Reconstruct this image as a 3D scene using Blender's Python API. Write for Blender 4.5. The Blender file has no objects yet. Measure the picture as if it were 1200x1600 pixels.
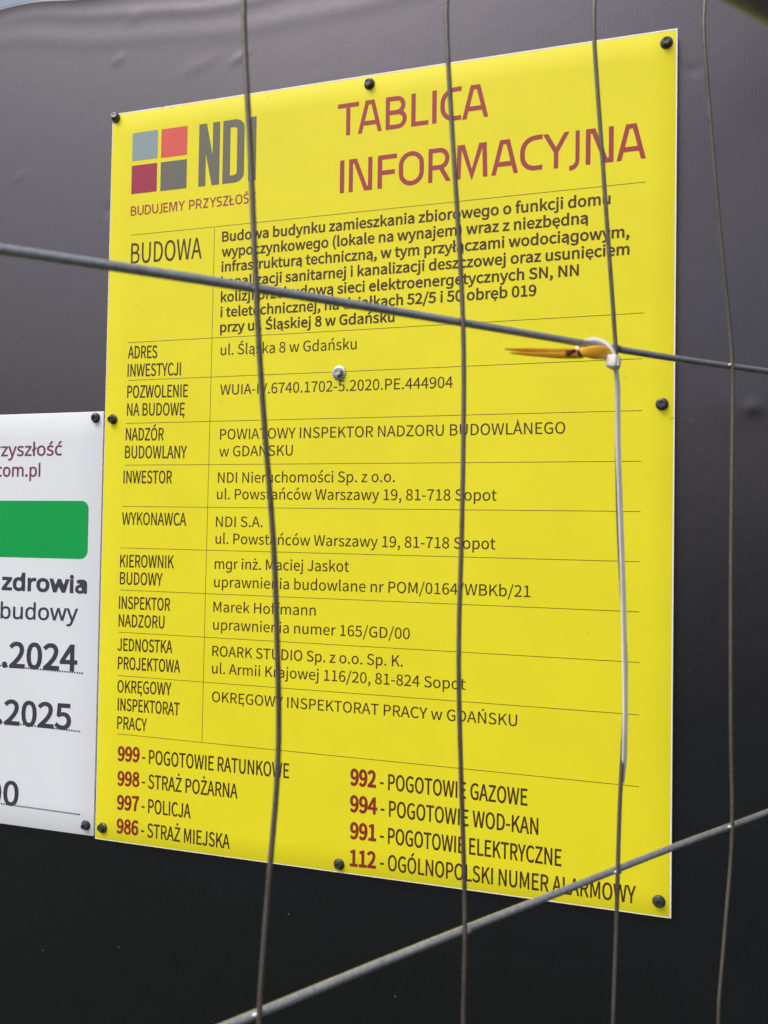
import bpy, math, random
import numpy as np
from mathutils import Vector, Matrix

random.seed(7)
rng = np.random.default_rng(11)
S = bpy.context.scene
COL = S.collection

# ------------------------------------------------------------------ camera
cam = bpy.data.cameras.new('camera')
cam.sensor_fit = 'HORIZONTAL'
cam.sensor_width = 24.0
cam.lens = 30.0
cam.clip_start = 0.01
cam.clip_end = 2000
cam.dof.use_dof = True
cam.dof.focus_distance = 1.12
cam.dof.aperture_fstop = 20.0
cam_o = bpy.data.objects.new('camera', cam)
cam_o.location = (0, 0, 1.45)
cam_o.rotation_euler = (math.radians(90), 0, 0)
COL.objects.link(cam_o)
S.camera = cam_o

# ------------------------------------------------------------------ sky, sun, exposure
SUN_EL, SUN_ROT = math.radians(54), math.radians(230)
world = bpy.data.worlds.new('World')
S.world = world
world.use_nodes = True
wn, wl = world.node_tree.nodes, world.node_tree.links
bg = wn['Background']
sky = wn.new('ShaderNodeTexSky')
sky.sky_type = 'NISHITA'
sky.sun_disc = False
sky.sun_elevation = SUN_EL
sky.sun_rotation = SUN_ROT
sky.air_density = 1.0
sky.dust_density = 7.0
sky.ozone_density = 1.5
hs = wn.new('ShaderNodeHueSaturation')           # an overcast sky is nearly grey
hs.inputs['Saturation'].default_value = 0.62
wl.new(sky.outputs[0], hs.inputs['Color'])
wl.new(hs.outputs[0], bg.inputs['Color'])
bg.inputs['Strength'].default_value = 0.15
sun = bpy.data.lights.new('sun', 'SUN')
sun.energy = 0.5
sun.angle = math.radians(25)
sun.color = (1.0, 0.985, 0.96)
sun_o = bpy.data.objects.new('sun', sun)
# direction towards the sun: sun_rotation turns clockwise from +Y seen from above
sd = Vector((math.sin(SUN_ROT) * math.cos(SUN_EL), math.cos(SUN_ROT) * math.cos(SUN_EL), math.sin(SUN_EL)))
sun_o.rotation_euler = sd.to_track_quat('Z', 'Y').to_euler()
sun_o.location = sd * 20
COL.objects.link(sun_o)
S.view_settings.view_transform = 'Standard'
S.view_settings.look = 'None'
S.view_settings.gamma = 1
S.view_settings.exposure = 0.25
S.view_settings.use_curve_mapping = False
S.cycles.max_bounces = 6

# ------------------------------------------------------------------ helpers
def mesh_obj(name, verts, faces, mat, parent=None, smooth=False):
    me = bpy.data.meshes.new(name)
    me.from_pydata([tuple(v) for v in verts], [], faces)
    me.update()
    if mat: me.materials.append(mat)
    if smooth: me.polygons.foreach_set('use_smooth', [True] * len(me.polygons))
    o = bpy.data.objects.new(name, me)
    COL.objects.link(o)
    if parent: o.parent = parent
    return o

def empty(name, mat4, label, cat, group=None):
    o = bpy.data.objects.new(name, None)
    o.empty_display_size = 0.05
    COL.objects.link(o)
    o.matrix_world = mat4
    o['label'] = label; o['category'] = cat
    if group: o['group'] = group
    return o

class MB:
    def __init__(s): s.v = []; s.f = []
    def add(s, vs, fs):
        n = len(s.v); s.v += [tuple(v) for v in vs]; s.f += [tuple(i + n for i in f) for f in fs]
    def box(s, x0, x1, y0, y1, z0, z1):
        s.add([(x0,y0,z0),(x1,y0,z0),(x1,y1,z0),(x0,y1,z0),(x0,y0,z1),(x1,y0,z1),(x1,y1,z1),(x0,y1,z1)],
              [(3,2,1,0),(4,5,6,7),(0,1,5,4),(1,2,6,5),(2,3,7,6),(3,0,4,7)])
    def tube(s, pts, r, n=12, rb=None, flat=None):
        """round (or r x rb elliptic / rectangular) tube along pts; flat = preferred side direction"""
        P = [Vector(p) for p in pts]; m = len(P)
        R = r if isinstance(r, (list, tuple)) else [r] * m
        RB = rb if isinstance(rb, (list, tuple)) else ([rb] * m if rb else R)
        ref = Vector(flat) if flat is not None else None
        vs = []; side = None
        for i in range(m):
            t = (P[min(i+1, m-1)] - P[max(i-1, 0)]).normalized()
            if ref is not None: a = (ref - t * ref.dot(t)).normalized()
            elif side is None:
                a = t.orthogonal().normalized()
            else: a = (side - t * side.dot(t)).normalized()
            side = a; b = t.cross(a)
            for k in range(n):
                th = 2 * math.pi * k / n
                c, q = math.cos(th), math.sin(th)
                if flat is not None:   # superellipse: flat strap with soft edges
                    c = math.copysign(abs(c) ** 0.45, c); q = math.copysign(abs(q) ** 0.45, q)
                vs.append(P[i] + a * (c * R[i]) + b * (q * RB[i]))
        fs = []
        for i in range(m - 1):
            for k in range(n):
                fs.append((i*n+k, i*n+(k+1) % n, (i+1)*n+(k+1) % n, (i+1)*n+k))
        fs.append(tuple(range(n-1, -1, -1))); fs.append(tuple((m-1)*n+k for k in range(n)))
        s.add(vs, fs)
    def lathe(s, prof, n=28, sides=None, rot=0.0, cap=True):
        """profile of (radius, z) about the z axis"""
        vs = []
        for r, z in prof:
            for k in range(n):
                th = 2*math.pi*k/n + rot
                rr = r
                if sides:
                    a = (th - rot) % (2*math.pi/sides) - math.pi/sides
                    rr = r * math.cos(math.pi/sides) / math.cos(a)
                vs.append((rr*math.cos(th), rr*math.sin(th), z))
        fs = []
        for i in range(len(prof)-1):
            for k in range(n):
                fs.append((i*n+k, i*n+(k+1)%n, (i+1)*n+(k+1)%n, (i+1)*n+k))
        if cap: fs.append(tuple((len(prof)-1)*n+k for k in range(n)))
        s.add(vs, fs)
    def build(s, name, mat, parent=None, smooth=False):
        return mesh_obj(name, s.v, s.f, mat, parent, smooth)

def catmull(pts, step):
    P = [np.array(p, float) for p in pts]
    P = [2*P[0]-P[1]] + P + [2*P[-1]-P[-2]]
    out = []
    for i in range(1, len(P)-2):
        d = np.linalg.norm(P[i+1]-P[i]); k = max(1, int(d/step))
        for j in range(k):
            t = j/k
            out.append(0.5*((2*P[i]) + (-P[i-1]+P[i+1])*t + (2*P[i-1]-5*P[i]+4*P[i+1]-P[i+2])*t*t + (-P[i-1]+3*P[i]-3*P[i+1]+P[i+2])*t**3))
    out.append(P[-2])
    return [tuple(p) for p in out]

# ------------------------------------------------------------------ materials
def mat(name, col, rough=0.5, metal=0.0, spec=0.5, var=0.0, vscale=8.0, bump=0.0, bscale=60.0, ior=None):
    m = bpy.data.materials.new(name); m.use_nodes = True
    nt = m.node_tree; N, L = nt.nodes, nt.links
    b = N['Principled BSDF']
    b.inputs['Roughness'].default_value = rough
    b.inputs['Metallic'].default_value = metal
    b.inputs['Specular IOR Level'].default_value = spec
    if ior: b.inputs['IOR'].default_value = ior
    b.inputs['Base Color'].default_value = (*col, 1)
    tc = N.new('ShaderNodeTexCoord')
    if var:
        no = N.new('ShaderNodeTexNoise'); no.inputs['Scale'].default_value = vscale
        no.inputs['Detail'].default_value = 8; no.inputs['Roughness'].default_value = 0.65
        L.new(tc.outputs['Object'], no.inputs['Vector'])
        mr = N.new('ShaderNodeMapRange'); mr.inputs[1].default_value = 0.3; mr.inputs[2].default_value = 0.7
        mr.inputs[3].default_value = 1-var; mr.inputs[4].default_value = 1+var*0.6
        L.new(no.outputs['Fac'], mr.inputs[0])
        mx = N.new('ShaderNodeMix'); mx.data_type = 'RGBA'; mx.blend_type = 'MULTIPLY'; mx.inputs[0].default_value = 1
        mx.inputs[6].default_value = (*col, 1)
        L.new(mr.outputs[0], mx.inputs[7]); L.new(mx.outputs[2], b.inputs['Base Color'])
        rr = N.new('ShaderNodeMapRange'); rr.inputs[3].default_value = rough*0.88; rr.inputs[4].default_value = min(1, rough*1.14)
        L.new(no.outputs['Fac'], rr.inputs[0]); L.new(rr.outputs[0], b.inputs['Roughness'])
    if bump:
        nb = N.new('ShaderNodeTexNoise'); nb.inputs['Scale'].default_value = bscale; nb.inputs['Detail'].default_value = 6
        L.new(tc.outputs['Object'], nb.inputs['Vector'])
        bp = N.new('ShaderNodeBump'); bp.inputs['Strength'].default_value = bump; bp.inputs['Distance'].default_value = 0.001
        L.new(nb.outputs['Fac'], bp.inputs['Height']); L.new(bp.outputs[0], b.inputs['Normal'])
    return m

PR = 0.46          # roughness of the printed vinyl
M = {}
M['yellow'] = mat('yellow_vinyl', (0.78, 0.71, 0.020), PR, spec=0.25, var=0.045, vscale=7, bump=0.05, bscale=300)
M['white'] = mat('white_board', (0.70, 0.745, 0.80), PR, spec=0.3, var=0.03, vscale=4, bump=0.05, bscale=300)
M['edge'] = mat('board_edge', (0.86, 0.83, 0.80), 0.5, var=0.10, vscale=60)
M['ink'] = mat('brown_black_ink', (0.060, 0.027, 0.004), PR, spec=0.36, var=0.1, vscale=40)
M['title'] = mat('maroon_ink', (0.34, 0.034, 0.042), PR, spec=0.36, var=0.06, vscale=30)
M['red'] = mat('red_ink', (0.24, 0.022, 0.018), PR, spec=0.36, var=0.06, vscale=30)
M['sq_light'] = mat('pale_grey_ink', (0.23, 0.32, 0.34), PR, spec=0.36, var=0.05, vscale=30)
M['sq_red'] = mat('coral_red_ink', (0.66, 0.085, 0.075), PR, spec=0.36, var=0.05, vscale=30)
M['sq_crimson'] = mat('crimson_ink', (0.33, 0.012, 0.055), PR, spec=0.36, var=0.05, vscale=30)
M['sq_grey'] = mat('dark_grey_ink', (0.125, 0.125, 0.105), PR, spec=0.36, var=0.05, vscale=30)
M['logo_grey'] = mat('logo_grey_ink', (0.130, 0.125, 0.092), PR, spec=0.36, var=0.05, vscale=30)
M['line'] = mat('ruling_ink', (0.09, 0.06, 0.006), PR)
M['navy'] = mat('dark_slate_ink', (0.040, 0.040, 0.062), PR, spec=0.36, var=0.08, vscale=30)
M['plum'] = mat('plum_ink', (0.16, 0.035, 0.085), PR, spec=0.36, var=0.05, vscale=30)
M['green'] = mat('green_ink', (0.001, 0.33, 0.07), PR, spec=0.22, var=0.04, vscale=12)
M['black_metal'] = mat('black_painted_steel', (0.075, 0.077, 0.08), 0.30, metal=0.55, var=0.4, vscale=300, bump=0.2, bscale=500)
M['silver'] = mat('zinc_plated_steel', (0.34, 0.37, 0.40), 0.25, metal=0.9, var=0.2, vscale=400)
M['washer'] = mat('pale_zinc_washer', (0.42, 0.45, 0.48), 0.32, metal=0.8, var=0.15, vscale=300)
M['tie'] = mat('white_nylon', (0.90, 0.87, 0.82), 0.4, var=0.1, vscale=90)
M['tube'] = mat('weathered_steel_tube', (0.16, 0.155, 0.18), 0.5, metal=0.1, var=0.35, vscale=40, bump=0.3, bscale=200)
M['wood'] = mat('plywood_panel', (0.22, 0.15, 0.09), 0.7, var=0.3, vscale=15)
M['ground'] = mat('dark_ground', (0.030, 0.038, 0.028), 0.9, var=0.5, vscale=1.2, bump=0.5, bscale=20)
M['speck'] = mat('dark_red_speck', (0.20, 0.015, 0.006), 0.6)
M['dirt'] = mat('dry_dirt', (0.30, 0.24, 0.05), 0.8)

def wire_mat(name, base, rust, rust_amt, rough, metal=0.75):
    m = mat(name, base, rough, metal=metal)
    nt = m.node_tree; N, L = nt.nodes, nt.links; b = N['Principled BSDF']
    tc = N.new('ShaderNodeTexCoord')
    n1 = N.new('ShaderNodeTexNoise'); n1.inputs['Scale'].default_value = 55; n1.inputs['Detail'].default_value = 8; n1.inputs['Roughness'].default_value = 0.7
    n2 = N.new('ShaderNodeTexNoise'); n2.inputs['Scale'].default_value = 600; n2.inputs['Detail'].default_value = 4
    L.new(tc.outputs['Object'], n1.inputs['Vector']); L.new(tc.outputs['Object'], n2.inputs['Vector'])
    r = N.new('ShaderNodeMapRange'); r.inputs[1].default_value = 0.45; r.inputs[2].default_value = 0.70
    r.inputs[3].default_value = rust_amt*0.4; r.inputs[4].default_value = rust_amt
    L.new(n1.outputs['Fac'], r.inputs[0])
    mx = N.new('ShaderNodeMix'); mx.data_type = 'RGBA'; mx.inputs[6].default_value = (*base, 1); mx.inputs[7].default_value = (*rust, 1)
    L.new(r.outputs[0], mx.inputs[0])
    r2 = N.new('ShaderNodeMapRange'); r2.inputs[1].default_value = 0.3; r2.inputs[2].default_value = 0.7; r2.inputs[3].default_value = 0.78; r2.inputs[4].default_value = 1.15
    L.new(n2.outputs['Fac'], r2.inputs[0])
    m2 = N.new('ShaderNodeMix'); m2.data_type = 'RGBA'; m2.blend_type = 'MULTIPLY'; m2.inputs[0].default_value = 1
    L.new(mx.outputs[2], m2.inputs[6]); L.new(r2.outputs[0], m2.inputs[7]); L.new(m2.outputs[2], b.inputs['Base Color'])
    bp = N.new('ShaderNodeBump'); bp.inputs['Strength'].default_value = 0.18; bp.inputs['Distance'].default_value = 0.0003
    L.new(n2.outputs['Fac'], bp.inputs['Height']); L.new(bp.outputs[0], b.inputs['Normal'])
    return m
M['wire_h'] = wire_mat('galvanised_wire', (0.64, 0.655, 0.675), (0.32, 0.26, 0.21), 0.4, 0.42, 0.78)
M['wire_v'] = wire_mat('dull_weathered_wire', (0.215, 0.20, 0.185), (0.12, 0.085, 0.06), 0.6, 0.5)

def orange_mat():
    m = mat('orange_plastic', (0.72, 0.24, 0.02), 0.35)
    nt = m.node_tree; N, L = nt.nodes, nt.links; b = N['Principled BSDF']
    tc = N.new('ShaderNodeTexCoord')
    n1 = N.new('ShaderNodeTexNoise'); n1.inputs['Scale'].default_value = 160; n1.inputs['Detail'].default_value = 5
    L.new(tc.outputs['Object'], n1.inputs['Vector'])
    cr = N.new('ShaderNodeValToRGB')
    cr.color_ramp.elements[0].position = 0.36; cr.color_ramp.elements[0].color = (1.0, 0.42, 0.010, 1)
    cr.color_ramp.elements[1].position = 0.62; cr.color_ramp.elements[1].color = (1.0, 0.52, 0.02, 1)
    L.new(n1.outputs['Fac'], cr.inputs[0]); L.new(cr.outputs[0], b.inputs['Base Color'])
    b.inputs['Subsurface Weight'].default_value = 0.0; b.inputs['Subsurface Radius'].default_value = (0.004, 0.002, 0.001)
    return m
M['orange'] = orange_mat()
M['rust'] = mat('red_brown_stain', (0.11, 0.025, 0.01), 0.6, var=0.4, vscale=300)

def banner_mat():
    """black-purple PVC banner: fine woven ribs, dust specks, scuffs"""
    m = mat('dark_pvc_banner', (0.004, 0.004, 0.005), 0.40, spec=0.5)
    m.node_tree.nodes['Principled BSDF'].inputs['Specular Tint'].default_value = (0.90, 0.84, 1.0, 1)
    nt = m.node_tree; N, L = nt.nodes, nt.links; b = N['Principled BSDF']
    b.inputs['IOR'].default_value = 1.84
    tc = N.new('ShaderNodeTexCoord')
    sp = N.new('ShaderNodeSeparateXYZ'); L.new(tc.outputs['Object'], sp.inputs[0])
    # large soft colour drift
    n0 = N.new('ShaderNodeTexNoise'); n0.inputs['Scale'].default_value = 2.2; n0.inputs['Detail'].default_value = 6
    L.new(tc.outputs['Object'], n0.inputs['Vector'])
    cr = N.new('ShaderNodeValToRGB')
    cr.color_ramp.elements[0].position = 0.35; cr.color_ramp.elements[0].color = (0.0004, 0.0022, 0.0014, 1)
    cr.color_ramp.elements[1].position = 0.68; cr.color_ramp.elements[1].color = (0.0012, 0.0030, 0.0024, 1)
    L.new(n0.outputs['Fac'], cr.inputs[0])
    # sparse pale dust specks
    vo = N.new('ShaderNodeTexVoronoi'); vo.inputs['Scale'].default_value = 60; vo.inputs['Randomness'].default_value = 1
    L.new(tc.outputs['Object'], vo.inputs['Vector'])
    lt = N.new('ShaderNodeMath'); lt.operation = 'LESS_THAN'; lt.inputs[1].default_value = 0.05
    L.new(vo.outputs['Distance'], lt.inputs[0])
    sc = N.new('ShaderNodeSeparateColor'); L.new(vo.outputs['Color'], sc.inputs[0])
    gt = N.new('ShaderNodeMath'); gt.operation = 'GREATER_THAN'; gt.inputs[1].default_value = 0.90
    L.new(sc.outputs[0], gt.inputs[0])
    mu = N.new('ShaderNodeMath'); mu.operation = 'MULTIPLY'; L.new(lt.outputs[0], mu.inputs[0]); L.new(gt.outputs[0], mu.inputs[1])
    mu2 = N.new('ShaderNodeMath'); mu2.operation = 'MULTIPLY'; mu2.inputs[1].default_value = 0.55; L.new(mu.outputs[0], mu2.inputs[0])
    mx = N.new('ShaderNodeMix'); mx.data_type = 'RGBA'; L.new(mu2.outputs[0], mx.inputs[0]); L.new(cr.outputs[0], mx.inputs[6])
    mx.inputs[7].default_value = (0.30, 0.32, 0.30, 1)
    L.new(mx.outputs[2], b.inputs['Base Color'])
    # woven ribs
    def sine(axis, period):
        a = N.new('ShaderNodeMath'); a.operation = 'MULTIPLY'; a.inputs[1].default_value = 2*math.pi/period
        L.new(sp.outputs[axis], a.inputs[0])
        s_ = N.new('ShaderNodeMath'); s_.operation = 'SINE'; L.new(a.outputs[0], s_.inputs[0]); return s_
    s1, s2 = sine(0, 0.0039), sine(1, 0.0031)
    k2 = N.new('ShaderNodeMath'); k2.operation = 'MULTIPLY'; k2.inputs[1].default_value = 0.35; L.new(s2.outputs[0], k2.inputs[0])
    ad = N.new('ShaderNodeMath'); ad.operation = 'ADD'; L.new(s1.outputs[0], ad.inputs[0]); L.new(k2.outputs[0], ad.inputs[1])
    bp = N.new('ShaderNodeBump'); bp.inputs['Strength'].default_value = 0.35; bp.inputs['Distance'].default_value = 0.000022
    L.new(ad.outputs[0], bp.inputs['Height'])
    n3 = N.new('ShaderNodeTexNoise'); n3.inputs['Scale'].default_value = 24; n3.inputs['Detail'].default_value = 9; n3.inputs['Roughness'].default_value = 0.6
    L.new(tc.outputs['Object'], n3.inputs['Vector'])
    bp2 = N.new('ShaderNodeBump'); bp2.inputs['Strength'].default_value = 0.35; bp2.inputs['Distance'].default_value = 0.0007
    L.new(n3.outputs['Fac'], bp2.inputs['Height']); L.new(bp.outputs[0], bp2.inputs['Normal']); L.new(bp2.outputs[0], b.inputs['Normal'])
    rr = N.new('ShaderNodeMapRange'); rr.inputs[3].default_value = 0.24; rr.inputs[4].default_value = 0.31
    L.new(n3.outputs['Fac'], rr.inputs[0]); L.new(rr.outputs[0], b.inputs['Roughness'])
    return m
M['banner'] = banner_mat()

# ------------------------------------------------------------------ ground
gs = 400.0
ground = mesh_obj('ground', [(-gs,-gs,0),(gs,-gs,0),(gs,gs,0),(-gs,gs,0)], [(0,1,2,3)], M['ground'])
ground['kind'] = 'structure'

# ------------------------------------------------------------------ frame of the wall the signs hang on
O = Vector([-0.366227, 1.215356, 1.035969]); EX = Vector([0.9447707, -0.3276819, -0.0057433]); EY = Vector([0.0159248, 0.0283964, 0.9994699]); EZ = Vector([-0.3273451, -0.9443613, 0.0320463])
def frame(x, y, z):          # local axes: x along the wall, y up the wall, z out of it
    p = O + EX*x + EY*y + EZ*z
    return Matrix(((EX.x, EY.x, EZ.x, p.x), (EX.y, EY.y, EZ.y, p.y), (EX.z, EY.z, EZ.z, p.z), (0,0,0,1)))

# ------------------------------------------------------------------ hoarding with its dark banner
YB = -1.03
hoard = empty('construction_hoarding', frame(0, YB, -0.010), 'tall hoarding covered with a dark purple-black tarpaulin behind both signs', 'hoarding')
def gauss(X, Y, cx, cy, sx, sy, rot=0.0):
    c, s = math.cos(rot), math.sin(rot)
    u = ((X-cx)*c + (Y-cy)*s)/sx; v = (-(X-cx)*s + (Y-cy)*c)/sy
    return np.exp(-0.5*(u*u+v*v))
def build_banner():
    x0, x1, y0 = -2.6, 3.0, 0.0
    nx, ny = 900, 330
    xs = np.concatenate([np.linspace(x0, -0.3, 220)[:-1], np.linspace(-0.3, 1.0, 420)[:-1], np.linspace(1.0, x1, 200)])
    ts = np.concatenate([np.linspace(0, 0.45, 60)[:-1], np.linspace(0.45, 1.0, 330)])
    top = 1.094 + 0.003*np.sin(xs*9+2.0) + 0.0012*np.sin(xs*31) + 0.022*(1-np.tanh((xs+0.10)/0.05))*0.28*np.exp(-np.clip(-xs-0.1,0,9)*1.5) - 0.01*np.clip(xs,0,9)
    X, Tt = np.meshgrid(xs, ts)
    Y = Tt*(np.tile(top, (len(ts), 1)) - YB)          # local, 0 at the foot
    Yw = Y + YB                                       # in sign coordinates
    Z = 0.0012*np.sin(X*5.1+Yw*1.3) + 0.0010*np.sin(X*2.3-Yw*3.7+1.0) + 0.0005*np.sin(X*13+Yw*5)
    Z -= 0.0014*(Z.max()>0)
    # slack folds below the hem
    dt = (np.tile(top, (len(ts), 1)) - Yw)
    Z += 0.0022*np.exp(-dt/0.007)                                                  # rolled hem
    Z += 0.0006*np.exp(-((dt-0.030-0.010*np.sin(X*11))/0.008)**2)*(0.5+0.5*np.sin(X*7+1))
    Z += 0.0004*np.exp(-((dt-0.050-0.022*np.sin(X*5+0.7))/0.012)**2)
    for cx, cy, sx, sy, rot, a in [(0.0003, 1.0066, 0.008, 0.004, 0.4, 0.001), (0.1771, 0.9821, 0.009, 0.004, 0.5, 0.0012), (-0.1553, 0.8671, 0.007, 0.004, 0.6, 0.0008), (0.116, 0.9792, 0.02, 0.006, 0.3, 0.0006), (-0.0087, 0.8091, 0.006, 0.005, 0, -0.0012), (0.0231, 1.0567, 0.01, 0.006, 0.2, 0.0007), (0.7767, 0.5268, 0.0065, 0.005, 0, 0.0017), (0.7767, 0.5326, 0.03, 0.02, 0, 0.0012), (0.7538, 0.4742, 0.05, 0.05, 0.3, -0.0006), (0.7104, 0.8896, 0.01, 0.002, -0.6, -0.0005), (0.7168, 0.8879, 0.006, 0.004, 0, -0.0006)]:
        a *= 0.5
        Z += a*gauss(X, Yw, cx, cy, sx, sy, rot)
    for k in range(26):
        cx, cy = rng.uniform(-0.5, 1.2), rng.uniform(-0.5, 1.08)
        Z += rng.uniform(-0.0001, 0.00015)*gauss(X, Yw, cx, cy, rng.uniform(0.004, 0.02), rng.uniform(0.003, 0.008), rng.uniform(0, 3))
    ny, nx = X.shape
    co = np.stack([X, Y, Z], -1).reshape(-1, 3)
    idx = np.arange(ny*nx).reshape(ny, nx)
    q = np.stack([idx[:-1,:-1], idx[:-1,1:], idx[1:,1:], idx[1:,:-1]], -1).reshape(-1, 4)
    me = bpy.data.meshes.new('banner')
    me.vertices.add(len(co)); me.vertices.foreach_set('co', co.ravel().astype(np.float32))
    me.loops.add(q.size); me.loops.foreach_set('vertex_index', q.ravel().astype(np.int32))
    me.polygons.add(len(q)); me.polygons.foreach_set('loop_start', np.arange(0, q.size, 4, dtype=np.int32))
    me.polygons.foreach_set('use_smooth', np.ones(len(q), bool))
    me.update(calc_edges=True); me.validate()
    me.materials.append(M['banner'])
    o = bpy.data.objects.new('banner', me); COL.objects.link(o); o.parent = hoard
    sm = o.modifiers.new('thick', 'SOLIDIFY'); sm.thickness = 0.0008; sm.offset = -1
    return o
build_banner()
p = MB(); p.box(-2.6, 3.0, 0.0, 2.085, -0.030, -0.008); p.build('backing_panel', M['wood'], hoard)

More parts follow.
